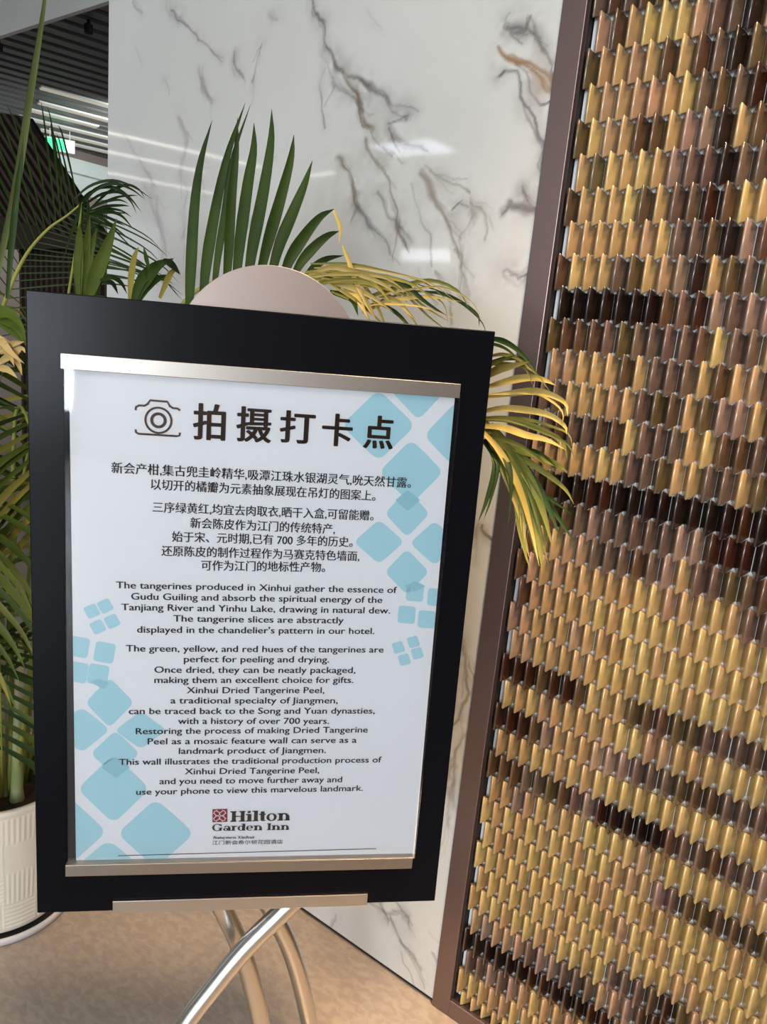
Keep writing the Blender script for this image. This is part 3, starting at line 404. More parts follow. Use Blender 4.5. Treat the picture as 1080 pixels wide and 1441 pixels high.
# ------------------------------------------------------------------ mosaic panel
CP, RP = 0.0237, 0.0498
PX0, PZ0 = -0.5338, 1.8135
TH = 0.0594
DEPTH = 0.0205
PAL = {'Y': (182, 158, 105), 'T': (168, 139, 97), 'P': (160, 130, 103), 'N': (138, 114, 102), 'M': (98, 80, 68), 'B': (87, 65, 47),
       'O': (90, 75, 50), 'R': (56, 31, 20), 'D': (34, 21, 15)}
ROWS = {-2: 'MBMBOMBTTBMMBB', -1: 'PBTYYYPMMDPT', 0: 'OTTPTBTBMDOT', 1: 'TPTPPTYMOMRO', 2: 'OYPTBBTNNDTBM', 3: 'TOYTYTNMMDMMB',
        4: 'BTTTYBTMMRBYTY', 5: 'TTTTTPYMMBDNBM', 6: 'BYTTMOTPNDTOMO', 7: 'DDDDDDDBMRNMNNM', 8: 'OBBBMOMMMMBYMMTB',
        9: 'PPTTTBTMMMTBTPB', 10: 'MMTTTPTMOBTONNTD', 11: 'MBMMBBYMMMTYBBMB', 12: 'PTTTTYTMMOTTMMTO',
        13: 'BBDDRRDDDDDDDDRDD', 14: 'MMBOMNMMMMMNNRRRDD', 15: 'BTTPPMMMBMNTMMOMB', 16: 'BPTPTTTTTYYPTTYTMM',
        17: 'BPTTTTYTYYYYTYYYT', 18: 'NPTTTPTTTYYTYYYTYT', 19: 'PPTTTTTYYTYYYTYYTYY', 20: 'RRRORRBYTTOOBOOMMMMM',
        21: 'TTYPTTTTTYYPPTTTYYYTY', 22: 'RRRBNTTTPNNMMMOBBMMMM', 23: 'TTTYYTYTYYYYYYYYYYYYY', 24: 'BBBMMOBMNRDDDDBMMBMMNP',
        25: 'TTNPYTTYYYYYPTYYYYYTYYP', 26: 'YTYTYTYYTYYTPTNMOOBBOO', 27: 'YTTYYTYYYTTYYTTYYYYTYY', 28: 'YYTYTYYYTYYTPYYTYYYYYY',
        29: 'TYYYTYYTYYYYTYYYTTYYYY', 30: 'TYYTYYTTYYTYMMMORO', 31: 'PNPPPMNNMMMPPNBRO', 32: 'DDDDDDRRDDDRRO', 33: 'MMNMNPYTTPTT',
        34: 'TYTTPYTYTT', 35: 'YTYTYTT'}
panel = thing('mosaic_panel', 'tall panel of gold and brown pointed mosaic tiles in a bronze frame', 'wall panel', (0.2, Y, 0))
inv = Matrix.Translation((-0.2, -Y, 0))
XL, XR, ZT = -0.585, 0.9, 2.49
rng = random.Random(3)
# one tile: elongated hexagon outline under a rounded ridge
hw = CP / 2 - 0.0005
prof = [(-hw, 0.0), (-hw, 0.0035), (-0.0034, 0.0164), (-0.0026, 0.0182), (-0.0015, 0.0195), (0.0, 0.0200), (0.0015, 0.0195), (0.0026, 0.0182), (0.0034, 0.0164), (hw, 0.0035), (hw, 0.0)]
tv = []
for sgn in (1, -1):
    for ins, dz in ((0, 0.0), (1, 0.0009)):
        for x, d in prof:
            pk = d / DEPTH
            dd_ = d - (0.0016 * pk if not ins else 0)
            tv.append((x, dd_, sgn * (TH / 2 - abs(x) * math.tan(math.radians(41)) - (0.0022 * pk if ins else 0.0002 * pk))))
tv = np.array(tv); K = len(prof)
# order: top edge ring (outer), top inner, bottom outer, bottom inner
tf = []
for k in range(K - 1):
    a, b_, c, d = 0 * K, 1 * K, 2 * K, 3 * K
    tf.append((b_ + k, b_ + k + 1, d + k + 1, d + k)[::-1])
    tf.append((a + k, a + k + 1, b_ + k + 1, b_ + k)[::-1])
    tf.append((d + k, d + k + 1, c + k + 1, c + k)[::-1])
caps = [tuple(range(0, K)), tuple(range(3 * K - 1, 2 * K - 1, -1))]
V, F, CO = [], [], []
for k in range(-13, 37):
    s = ROWS.get(k, '')
    for j in range(0, 64):
        cx = PX0 + CP * j + (CP / 2 if k % 2 else 0); cz = PZ0 - RP * k - 0.0277
        if cx > XR - 0.05 or cx < XL + 0.049: 
            if not (cx > XL + 0.045 and cx < XR - 0.05): continue
        if cz < 0.0 or cz + TH / 2 > ZT - 0.045:
            continue
        c = s[j] if j < len(s) else None
        if c is None:
            band = math.sin(k * 0.9 + j * 0.13) + math.sin(k * 0.37 - j * 0.21)
            c = rng.choice('MMBON') if band > 1.05 else rng.choice('YTTYPTYM')
        rgb = [min(255, max(0, v + rng.uniform(-2.5, 2.5))) for v in PAL[c]]
        g = rng.uniform(-5, 5); rgb = [min(255, max(0, v + g)) for v in rgb]
        base = len(V)
        jx, jz, jd = rng.uniform(-.0004, .0004), rng.uniform(-.0006, .0006), rng.uniform(-.0006, .0004)
        for x, d, z in tv: V.append((cx + x + jx - 0.2, (0.0205 - d) - jd, max(0.0428, cz + z + jz)))
        F += [tuple(base + i for i in f) for f in tf + caps]
        CO += [lin(*rgb)] * len(tv)
me = bpy.data.meshes.new('tile_field'); me.from_pydata(V, [], F)
a = me.attributes.new('tile_color', 'FLOAT_COLOR', 'POINT'); a.data.foreach_set('color', np.array(CO, np.float32).ravel())
bm = bmesh.new(); bm.from_mesh(me); bmesh.ops.recalc_face_normals(bm, faces=bm.faces); bm.to_mesh(me); bm.free()
for p in me.polygons: p.use_smooth = True
me.set_sharp_from_angle(angle=math.radians(62))
link('tile_field', me, panel, ['mosaic'])
bm = bmesh.new(); box(bm, XL + 0.046, XR - 0.046, Y + 0.0207, Y + 0.032, 0.041, ZT - 0.041, lambda v: inv @ v)
finish('grout_backing', bm, 'grout', panel)
bm = bmesh.new()
T = lambda v: inv @ v
FY0, FY1 = Y - 0.004, Y + 0.031
box(bm, XL, XL + 0.041, FY0, FY1, 0.0, ZT, T); box(bm, XR - 0.041, XR, FY0, FY1, 0.0, ZT, T)
box(bm, XL + 0.041, XR - 0.041, FY0, FY1, 0.0, 0.0405, T); box(bm, XL + 0.041, XR - 0.041, FY0, FY1, ZT - 0.041, ZT, T)
finish('frame', bm, 'frame', panel, bevel=0.0012)
bm = bmesh.new()
box(bm, XL + 0.0411, XL + 0.0440, Y + 0.004, Y + 0.031, 0.041, ZT - 0.041, T)
box(bm, XL + 0.0455, XR - 0.041, Y + 0.004, Y + 0.031, 0.0406, 0.0425, T)
finish('inner_trim', bm, 'dark', panel)

# ------------------------------------------------------------------ sign stand
BC, BU, BV, BN = Vector(BOARD_C), Vector(BOARD_U).normalized(), Vector(BOARD_V).normalized(), Vector(BOARD_N).normalized()
BW, BH = 0.55, 0.8118
base_pt = Vector((BC.x, BC.y, 0)) - BN * 0.06; base_pt.z = 0
stand = thing('sign_stand', 'black floor sign stand on curved steel legs holding the poster', 'sign stand', base_pt)
def onb(s, t, n): return BC + BU * s + BV * t + BN * n - base_pt
TB = lambda v: onb(v.x, v.y, v.z)
bm = bmesh.new(); box(bm, -BW / 2, BW / 2, -BH / 2, BH / 2, -0.014, 0, TB)
bmesh.ops.recalc_face_normals(bm, faces=bm.faces)
finish('board', bm, 'black', stand, bevel=0.0012)
def plate(pts, n0, n1, mname, name, parent, Tf=TB, bevel=0):
    bm = bmesh.new()
    A = [bm.verts.new(Tf(Vector((x, y, n1)))) for x, y in pts]; B = [bm.verts.new(Tf(Vector((x, y, n0)))) for x, y in pts]
    bm.faces.new(A); bm.faces.new(B[::-1])
    for i in range(len(pts)):
        j = (i + 1) % len(pts); bm.faces.new((A[i], B[i], B[j], A[j]))
    bmesh.ops.recalc_face_normals(bm, faces=bm.faces)
    return finish(name, bm, mname, parent, bevel=bevel)
# half-disc behind the top edge
r0 = (0.0934 ** 2 + 0.05 ** 2) / (2 * 0.05)
cy = BH / 2 + 0.054 - r0
arc = [(r0 * math.cos(a) - 0.001, cy + r0 * math.sin(a)) for a in [PI / 2 + (i / 40 - 0.5) * 2 * 1.16 for i in range(41)]]
plate([(arc[0][0], 0.33)] + arc + [(arc[-1][0], 0.33)], -0.0175, -0.0142, 'steel_plate', 'top_plate', stand, bevel=0.0004)
def rail(name, s0, s1, t0, t1, depth):
    bm = bmesh.new()
    box(bm, s0, s1, t0, t1, depth - 0.0016, depth, TB); box(bm, s0, s1, t1 - 0.0016, t1, 0.0002, depth - 0.0016, TB)
    box(bm, s0, s0 + 0.0012, t0, t1 - 0.0016, 0.0002, depth - 0.0016, TB); box(bm, s1 - 0.0012, s1, t0, t1 - 0.0016, 0.0002, depth - 0.0016, TB)
    bmesh.ops.recalc_face_normals(bm, faces=bm.faces)
    return finish(name, bm, 'steel_rail', stand, bevel=0.0004)
rail('clip_rail', -0.2349, 0.2349, 0.3215, 0.3388, 0.012)
rail('clip_rail', -0.2349, 0.2330, -0.3415, -0.3248, 0.012)
bm = bmesh.new()
box(bm, -0.1765, 0.1745, -0.4078, -0.3890, 0.0005, 0.0030, TB); box(bm, -0.1765, 0.1745, -0.4084, -0.4062, -0.0165, 0.0005, TB)
bmesh.ops.recalc_face_normals(bm, faces=bm.faces)
led = finish('ledge', bm, 'steel', stand, bevel=0.0005)
bm = bmesh.new(); box(bm, -0.2330, 0.2372, -0.3300, 0.3225, 0.0046, 0.0058, TB)
bmesh.ops.recalc_face_normals(bm, faces=bm.faces)
cov = finish('cover_sheet', bm, 'clear', stand); cov['label'] = 'clear plastic cover sheet'
LEGS = [
    [(-0.594, 0.722, 0.554), (-0.613, 0.699, 0.521), (-0.649, 0.659, 0.457), (-0.676, 0.624, 0.395), (-0.697, 0.593, 0.339), (-0.713, 0.565, 0.273), (-0.729, 0.539, 0.205), (-0.739, 0.522, 0.136), (-0.744, 0.513, 0.068), (-0.744, 0.513, 0.008)],
    [(-0.721, 0.634, 0.56), (-0.701, 0.663, 0.487), (-0.68, 0.692, 0.393), (-0.663, 0.721, 0.256), (-0.652, 0.738, 0.15), (-0.649, 0.743, 0.113), (-0.647, 0.747, 0.075), (-0.645, 0.748, 0.038), (-0.645, 0.749, 0.008)],
    [(-0.707, 0.707, 0.537), (-0.678, 0.748, 0.442), (-0.662, 0.789, 0.334), (-0.653, 0.835, 0.169), (-0.649, 0.863, 0.038), (-0.649, 0.865, 0.029), (-0.649, 0.866, 0.019), (-0.648, 0.867, 0.01), (-0.648, 0.867, 0.008)],
]
for P_ in LEGS:
    bm = bmesh.new(); C_ = catmull([Vector(p) - base_pt for p in P_], 48); tube(bm, C_, 0.0148, 20)
    lg_ = finish('leg', bm, 'steel', stand)
    bm = bmesh.new(); e_ = C_[-1]
    rg_ = [[bm.verts.new(Vector((e_.x + r_ * math.cos(2 * PI * k / 20), e_.y + r_ * math.sin(2 * PI * k / 20), z_))) for k in range(20)] for r_, z_ in ((0.016, 0.0), (0.019, 0.004), (0.019, 0.014), (0.0155, 0.02))]
    for A, B in zip(rg_, rg_[1:]):
        for k in range(20): bm.faces.new((A[k], A[(k + 1) % 20], B[(k + 1) % 20], B[k]))
    bm.faces.new(rg_[0][::-1]); bm.faces.new(rg_[-1])
    finish('rubber_foot', bm, 'rubber', lg_)
bm = bmesh.new(); box(bm, -0.09, 0.09, -0.40, -0.30, -0.030, -0.0142, TB); bmesh.ops.recalc_face_normals(bm, faces=bm.faces); finish('back_bracket', bm, 'steel_plate', stand, bevel=0.001)

# ------------------------------------------------------------------ poster
PO = base_pt
poster_c = BC + BN * 0.0008
def pz(n): return lambda v: BU * v.x + BV * v.y + BN * (v.z + n)
bm = bmesh.new()
PL, PR, PB, PT = -0.2262, 0.2330, -0.3320, 0.3240
corners = [(-0.2285, PT), (0.2312, PT), (0.2372, PB), (-0.2240, PB)]
bm_ = bmesh.new()
A = [bm_.verts.new(pz(0)(Vector((x, y, 0.0006)))) for x, y in corners]; B = [bm_.verts.new(pz(0)(Vector((x, y, 0.0)))) for x, y in corners]
bm_.faces.new(A); bm_.faces.new(B[::-1])
for i in range(4):
    j = (i + 1) % 4; bm_.faces.new((A[i], B[i], B[j], A[j]))
bmesh.ops.recalc_face_normals(bm_, faces=bm_.faces); bm.free()
poster = finish('poster', bm_, 'paper'); poster.location = poster_c
tag(poster, 'white information poster with blue diamonds and Chinese and English text, held in the black stand', 'poster')
def clip(poly, quad):
    out = poly
    for i in range(4):
        a = Vector(quad[i]); b_ = Vector(quad[(i + 1) % 4]); e = b_ - a
        ins = lambda p: e.x * (p.y - a.y) - e.y * (p.x - a.x) <= 1e-9
        res = []
        for k in range(len(out)):
            p, q = Vector(out[k]), Vector(out[(k + 1) % len(out)])
            ip, iq = ins(p), ins(q)
            if ip: res.append(p)
            if ip != iq:
                d = q - p; den = e.x * d.y - e.y * d.x
                t_ = -(e.x * (p.y - a.y) - e.y * (p.x - a.x)) / den; res.append(p + d * t_)
        out = res
        if not out: break
    return out
def rounded(poly, fr=0.2, n=6):
    out = []; N_ = len(poly)
    for i in range(N_):
        p = Vector(poly[i]); a = Vector(poly[i - 1]); b_ = Vector(poly[(i + 1) % N_])
        s = p + (a - p) * fr; e = p + (b_ - p) * fr
        for k in range(n + 1):
            t_ = k / n; out.append(s * (1 - t_) ** 2 + p * 2 * t_ * (1 - t_) + e * t_ * t_)
    return out
vis = [(-0.2285, 0.3222), (0.2312, 0.3222), (0.2371, -0.3310), (-0.2240, -0.3310)]
def flat(polys, lift, name, mname, parent=poster, doclip=True):
    bm = bmesh.new()
    for p in polys:
        if doclip: p = clip(p, vis)
        if len(p) < 3: continue
        bm.faces.new([bm.verts.new(pz(lift)(Vector((q[0], q[1], 0)))) for q in p])
    bmesh.ops.recalc_face_normals(bm, faces=bm.faces)
    bm.normal_update()
    bm.faces.ensure_lookup_table()
    for f in bm.faces:
        if f.normal.dot(BN) < 0: f.normal_flip()
    return finish(name, bm, mname, parent)
for d in DIAMONDS: flat([rounded(d)], 0.0008, 'printed_diamond', 'blue')
for d in OVERLAPS: flat([rounded(d, 0.1)], 0.0010, 'diamond_overlap', 'blue_dark')
def text_mesh(s, bold=0.0, res=3):
    c = bpy.data.curves.new('t', 'FONT'); c.body = s; c.size = 1.0; c.fill_mode = 'FRONT'; c.resolution_u = res; c.offset = bold
    o = bpy.data.objects.new('t', c); COL.objects.link(o)
    dg = bpy.context.evaluated_depsgraph_get()
    me = bpy.data.meshes.new_from_object(o.evaluated_get(dg))
    v = np.array([p.co[:2] for p in me.vertices]); f = [tuple(p.vertices) for p in me.polygons]
    bpy.data.objects.remove(o); bpy.data.curves.remove(c); bpy.data.meshes.remove(me)
    return v, f
class Print:
    def __init__(self): self.v = []; self.f = []
    def add(self, v, f, fn):
        b0 = len(self.v); self.v += [fn(x, y) for x, y in v]; self.f += [tuple(b0 + i for i in q) for q in f]
    def build(self, name, mname, parent, lift=0.0014):
        me = bpy.data.meshes.new(name)
        me.from_pydata([tuple(pz(lift)(Vector((x, y, 0)))) for x, y in self.v], [], self.f)
        bm = bmesh.new(); bm.from_mesh(me); bm.normal_update()
        for f in bm.faces:
            if f.normal.dot(BN) < 0: f.normal_flip()
        bm.to_mesh(me); bm.free()
        return link(name, me, parent, [mname])
def line_text(pr, s, s0, t0, s1, t1, hgt, ref, bold=0.0):
    """set the line between two points of its middle; ref = (low, high) of the letters that set its height"""
    v, f = text_mesh(s)
    lo, hi = v[:, 0].min(), v[:, 0].max(); k = hgt / (ref[1] - ref[0]); mid = (ref[0] + ref[1]) / 2
    d = Vector((s1 - s0, t1 - t0)); L = d.length; d.normalize(); n_ = Vector((-d.y, d.x))
    def fn(x, y):
        p = Vector((s0, t0)) + d * ((x - lo) / (hi - lo) * L) + n_ * ((y - mid) * k); return (p.x, p.y)
    pr.add(v, f, fn)
    for o_ in (-bold, bold) if bold else (): pr.add(v + np.array((o_, 0)), f, fn)
ref_cap = text_mesh('H')[0]; REF_E = (ref_cap[:, 1].min(), ref_cap[:, 1].max())
ref_c = text_mesh('国')[0]; REF_C = (ref_c[:, 1].min(), ref_c[:, 1].max())
pr = Print()
for s, a0, b0, a1, b1 in CHINESE: line_text(pr, s, a0, b0, a1, b1, 0.0128, REF_C, 0.014)
pr.build('chinese_lettering', 'ink', poster)
pr = Print()
for s, a0, b0, a1, b1 in ENGLISH: line_text(pr, s, a0, b0, a1, b1, 0.0086, REF_E, 0.012)
pr.build('english_lettering', 'ink', poster)
pr = Print()
for s, cs, ct, ww, hh in HEADING:
    v, f = text_mesh(s, 0.0, 5)
    x0, x1, y0, y1 = v[:, 0].min(), v[:, 0].max(), v[:, 1].min(), v[:, 1].max()
    for ox, oy in ((0, 0), (1, 0), (-1, 0), (0, 1), (0, -1), (.7, .7), (-.7, .7), (.7, -.7), (-.7, -.7)):
        pr.add(v, f, lambda x, y: (cs + ox * 0.0012 + ((x - x0) / (x1 - x0) - 0.5) * (ww - 0.002), ct + oy * 0.0006 + ((y - y0) / (y1 - y0) - 0.5) * (hh - 0.002)))
pr.build('heading_lettering', 'brown_ink', poster)
# camera icon
def stroke(pr, pts, wd, closed=False):
    P = [Vector(p) for p in pts]; N_ = len(P); v = []; f = []
    for i, p in enumerate(P):
        a = P[i - 1] if (i or closed) else p; b_ = P[(i + 1) % N_] if (i < N_ - 1 or closed) else p
        d = (b_ - a).normalized(); q = Vector((-d.y, d.x)) * wd / 2
        v += [tuple(p + q), tuple(p - q)]
    for i in range(N_ if closed else N_ - 1):
        j = (i + 1) % N_; f.append((2 * i, 2 * i + 1, 2 * j + 1, 2 * j))
    pr.add(v, f, lambda x, y: (x, y))
pr = Print()
stroke(pr, ICON_TOP, 0.0024); stroke(pr, ICON_BOTTOM, 0.0024)
circ = lambda c, r_, n_=40: [(c[0] + r_ * math.cos(2 * PI * k / n_), c[1] + r_ * math.sin(2 * PI * k / n_)) for k in range(n_)]
stroke(pr, circ(ICON_C, 0.0150), 0.0024, True); stroke(pr, circ(ICON_C, 0.0078), 0.0034, True)
pr.build('camera_icon', 'brown_ink', poster)
# hotel logo
lg = flat([LOGO_SQ], 0.0012, 'logo', 'red_ink')
pr = Print()
sc_ = [(LOGO_SQ[0][0] + LOGO_SQ[1][0]) / 2, (LOGO_SQ[0][1] + LOGO_SQ[3][1]) / 2]; hs = abs(LOGO_SQ[1][0] - LOGO_SQ[0][0]) / 2
for q in range(4):
    a0 = PI / 4 + q * PI / 2
    pet = []
    for k in range(24):
        u = 2 * PI * k / 24; rr = hs * 0.55 + hs * 0.42 * math.cos(u); pp = hs * 0.30 * math.sin(u)
        pet.append((sc_[0] + rr * math.cos(a0) - pp * math.sin(a0), sc_[1] + rr * math.sin(a0) + pp * math.cos(a0)))
    stroke(pr, pet, hs * 0.10, True)
    a1 = q * PI / 2
    pet = [(sc_[0] + hs * 0.92 * math.cos(a1) + hs * 0.40 * math.cos(a1 + PI / 2 + k / 10 * PI * 1.0) * 1, sc_[1] + hs * 0.92 * math.sin(a1) + hs * 0.40 * math.sin(a1 + PI / 2 + k / 10 * PI * 1.0)) for k in range(11)]
    stroke(pr, pet, hs * 0.09)
stroke(pr, circ(sc_, hs * 0.16, 16), hs * 0.1, True)
pr.build('logo_flower', 'white_ink', lg, 0.0014)
# slab serif letters on a unit grid: cap height 1, x-height 0.68
def R_(x0, y0, x1, y1): return [(x0, y0), (x1, y0), (x1, y1), (x0, y1)]
def ring(cx, cy, rx, ry, tx, ty, a0=0, a1=360, n_=28):
    o = []
    for k in range(n_):
        u, w_ = math.radians(a0 + (a1 - a0) * k / n_), math.radians(a0 + (a1 - a0) * (k + 1) / n_)
        o.append([(cx + rx * math.cos(u), cy + ry * math.sin(u)), (cx + rx * math.cos(w_), cy + ry * math.sin(w_)),
                  (cx + (rx - tx) * math.cos(w_), cy + (ry - ty) * math.sin(w_)), (cx + (rx - tx) * math.cos(u), cy + (ry - ty) * math.sin(u))])
    return o
S_, s_ = 0.22, 0.10; XH = 0.70
def serif(x, y, wd): return R_(x - wd / 2, y, x + wd / 2, y + s_)
GL = {
 'H': ([R_(.1, 0, .1 + S_, 1), R_(.62, 0, .62 + S_, 1), R_(.1, .46, .7, .54)] + [serif(x, y, .36) for x in (.185, .705) for y in (0, 1 - s_)], .92),
 'I': ([R_(.1, 0, .1 + S_, 1), serif(.185, 0, .36), serif(.185, 1 - s_, .36)], .40),
 'i': ([R_(.09, 0, .09 + S_, XH), serif(.175, 0, .34), R_(0.0, XH - s_, .17, XH), *ring(.175, .90, .1, .1, .1, .1)], .37),
 'l': ([R_(.09, 0, .09 + S_, 1), serif(.175, 0, .34), R_(0.0, 1 - s_, .17, 1)], .37),
 't': ([R_(.1, .12, .1 + S_, .92), R_(0, XH - s_, .40, XH), *ring(.27, .14, .17, .14, .16, .08, 180, 330)], .43),
 'o': (ring(.31, .35, .31, .37, .17, .07), .65),
 'n': ([R_(.09, 0, .09 + S_, XH), serif(.175, 0, .34), R_(0, XH - s_, .17, XH), R_(.5, 0, .5 + S_, .45), serif(.585, 0, .32), *ring(.40, .42, .27, .29, .17, .10, 0, 170)], .78),
 'G': (ring(.42, .5, .42, .52, .18, .07, 35, 345) + [R_(.64, .02, .82, .44), R_(.52, .40, .90, .47), R_(.72, .66, .80, .98)], .94),
 'a': (ring(.22, .20, .22, .21, .15, .06) + [R_(.40, .02, .40 + S_, .5), R_(.40, 0, .64, s_), *ring(.30, .46, .27, .25, .16, .08, 0, 165)], .66),
 'r': ([R_(.09, 0, .09 + S_, XH), serif(.175, 0, .36), R_(0, XH - s_, .17, XH), *ring(.40, .44, .18, .27, .12, .11, 40, 160)], .55),
 'd': (ring(.28, .35, .28, .37, .17, .07) + [R_(.42, 0, .42 + S_, 1), R_(.32, 1 - s_, .5, 1), R_(.45, 0, .68, s_)], .72),
 'e': (ring(.30, .35, .30, .37, .17, .07, 0, 320) + [R_(.12, .33, .60, .40)], .63),
 'J': ([R_(.2, .2, .2 + S_, 1), serif(.28, 1 - s_, .36), *ring(.17, .2, .2, .2, .16, .08, 180, 360)], .5),
 'X': ([[(.05, 0), (.2, 0), (.75, 1), (.6, 1)], [(.02, 1), (.22, 1), (.78, 0), (.58, 0)], serif(.1, 0, .3), serif(.68, 0, .3), serif(.1, 1 - s_, .3), serif(.68, 1 - s_, .3)], .84),
 'h': ([R_(.09, 0, .09 + S_, 1), serif(.175, 0, .34), R_(0, 1 - s_, .17, 1), R_(.5, 0, .5 + S_, .45), serif(.585, 0, .32), *ring(.40, .42, .27, .29, .17, .10, 0, 170)], .78),
 'u': ([R_(.09, .2, .09 + S_, XH), R_(0, XH - s_, .17, XH), R_(.5, 0, .5 + S_, XH), R_(.42, XH - s_, .6, XH), R_(.5, 0, .76, s_), *ring(.36, .24, .27, .26, .17, .1, 180, 350)], .8),
 'm': ([R_(.09, 0, .09 + S_, XH), serif(.175, 0, .34), R_(.46, 0, .46 + S_, .5), serif(.545, 0, .28), R_(.83, 0, .83 + S_, .5), serif(.915, 0, .28), *ring(.38, .44, .25, .27, .17, .10, 0, 170), *ring(.75, .44, .25, .27, .17, .10, 0, 170)], 1.1),
 'g': (ring(.28, .40, .26, .30, .16, .07) + ring(.30, -.12, .30, .18, .1, .07) + [R_(.45, .62, .66, .69)], .68), ' ': ([], .34)}
def slab_text(pr, s, x0, y0, x1, y1, cap):
    polys = []; x = 0
    for ch in s:
        g, adv = GL[ch]
        polys += [[(px + x, py) for px, py in p] for p in g]; x += adv + 0.015
    mx = max(p[0] for q in polys for p in q); d = Vector((x1 - x0, y1 - y0)); L = d.length; d.normalize(); n_ = Vector((-d.y, d.x))
    for q in polys:
        pr.add(q, [tuple(range(len(q)))], lambda px, py: tuple(Vector((x0, y0)) + d * (px / mx * L) + n_ * (py * cap)))
pr = Print()
slab_text(pr, 'Hilton', *LOGO_A, 0.0160); slab_text(pr, 'Garden Inn', *LOGO_B, 0.0104); slab_text(pr, 'Jiangmen Xinhui', *LOGO_C, 0.0040)
x0, y0, x1, y1 = LOGO_D
line_text(pr, '江门新会希尔顿花园酒店', x0, y0 + 0.0035, x1, y1 + 0.0035, 0.0062, REF_C, 0.0)
pr.build('logo_lettering', 'ink', lg)
pr = Print(); stroke(pr, [RULE[:2], RULE[2:]], 0.0009); pr.build('rule_line', 'ink', poster)

# ------------------------------------------------------------------ potted palm
PC = Vector((-1.505, 0.72, 0))
palm = thing('potted_palm', 'potted areca palm in a cream ribbed pot behind the black sign stand', 'potted plant', PC)
bm = bmesh.new()
def rib(a, z):
    u = (a / (2 * PI)) * 14; v = (z - 0.02) / 0.078; i, j = int(u), int(v)
    if not (0.03 < z < 0.315): return 0
    if (i + j) % 2 == 0: return 0.0016 * (0.5 + 0.5 * math.cos((u - i) * 2 * PI * 7))
    if (i + j) % 4 == 1: return 0.0016 * (0.5 + 0.5 * math.cos((v - j) * 2 * PI * 7))
    return 0.0004
pf = [(0.128, 0.018), (0.136, 0.02)] + [(0.138 + 0.027 * k / 110, 0.024 + 0.296 * k / 110) for k in range(111)] + [(0.168, 0.325), (0.168, 0.333), (0.165, 0.336), (0.158, 0.336), (0.155, 0.332), (0.153, 0.29)]
lathe(bm, pf, 400, rib)
finish('pot', bm, 'pot', palm)
bm = bmesh.new(); lathe(bm, [(0.02, 0.001), (0.150, 0.001), (0.156, 0.004), (0.158, 0.016), (0.155, 0.019), (0.150, 0.018)], 96)
lathe(bm, [(0.150, 0.018), (0.149, 0.012), (0.130, 0.012), (0.02, 0.012)], 96, mi=1)
finish('saucer', bm, ['saucer', 'saucer_dark'], palm)
bm = bmesh.new(); rr = lathe(bm, [(0.0005, 0.312)] + [(0.0165 * k, 0.312 - 0.0009 * k) for k in range(1, 10)] + [(0.1545, 0.303)], 48)
for v in bm.verts: v.co.z += random.uniform(-.005, .005)
finish('soil', bm, 'soil', palm)
PCI = lambda p: Vector(p) - PC
def leaf_strip(bm, pts, wid, mi=0, seg=14, up=None, fold=0.42, twist=0.0, vary=True):
    C_ = catmull(pts, seg); prev = None
    row = []
    for i, p in enumerate(C_):
        t_ = i / seg; d = (C_[min(i + 1, seg)] - C_[max(i - 1, 0)]).normalized()
        ref = up if up is not None else (EYE - PC - p).normalized()
        sd_ = d.cross(ref)
        if sd_.length < 1e-3: sd_ = prev or d.orthogonal()
        sd_.normalize()
        if prev is not None and sd_.dot(prev) < 0 and False: sd_ = -sd_
        prev = sd_
        nn = sd_.cross(d).normalized()
        sd2 = sd_ * math.cos(twist) + nn * math.sin(twist)
        n2 = nn * math.cos(twist) - sd_ * math.sin(twist)
        wv = wid * 0.5 * min(1, 0.45 + 1.6 * t_) * max(0.02, (1 - t_ ** 2.6)) 
        row.append([bm.verts.new(p + sd2 * wv + n2 * wv * fold), bm.verts.new(p), bm.verts.new(p - sd2 * wv + n2 * wv * fold)])
    for A, B in zip(row, row[1:]):
        for k in (0, 1):
            f = bm.faces.new((A[k], A[k + 1], B[k + 1], B[k])); f.material_index = mi; f.smooth = True
MI = {'G': 0, 'B': 1, 'L': 2, 'Y': 3, 'D': 4, 'S': 5, 'R': 6}
LM = ['leaf_G', 'leaf_B', 'leaf_L', 'leaf_Y', 'leaf_D', 'leaf_S', 'rachis']
def strands(leaves, n, cols, amp=0.014, wk=0.6):
    out = list(leaves)
    for k in range(n):
        pts, wd, c = random.choice(leaves); o1 = Vector([random.uniform(-amp, amp) for _ in range(3)]); o2 = Vector([random.uniform(-amp, amp) for _ in range(3)]) * 1.8
        out.append(([tuple(Vector(p) + o1.lerp(o2, i / (len(pts) - 1))) for i, p in enumerate(pts)], wd * random.uniform(0.7, 1.1) * wk, random.choice(cols)))
    return out
def key_frond(leaves, rachis=None, tw=0.35):
    bm = bmesh.new()
    for pts, wd, c in leaves: leaf_strip(bm, [PCI(p) for p in pts], wd, MI[c], twist=random.uniform(-tw, tw))
    if rachis: tube(bm, catmull([PCI(p) for p in rachis], 24), lambda t_: 0.0055 - 0.0035 * t_, 8, 6)
    return finish('frond', bm, LM, palm)
def stem_top(p, spread=0.07):
    a = math.atan2(p[1] - PC.y, p[0] - PC.x)
    return (PC.x + spread * math.cos(a), PC.y + spread * math.sin(a), 0.30)
def with_stem(r_):
    s = Vector(stem_top(r_[0])); e = Vector(r_[0]); m_ = s.lerp(e, 0.5); m_.z = max(m_.z, s.z + (e.z - s.z) * 0.78)
    return [tuple(s), tuple(m_)] + list(r_)
key_frond(LEAVES_FAN, with_stem(RACHIS['fan']), 0.25)
key_frond(strands(LEAVES_RIGHT, 16, 'LGLY', 0.010), [(-1.46, 0.76, 0.30), (-1.3, 0.83, 1.0)] + RACHIS['right'])
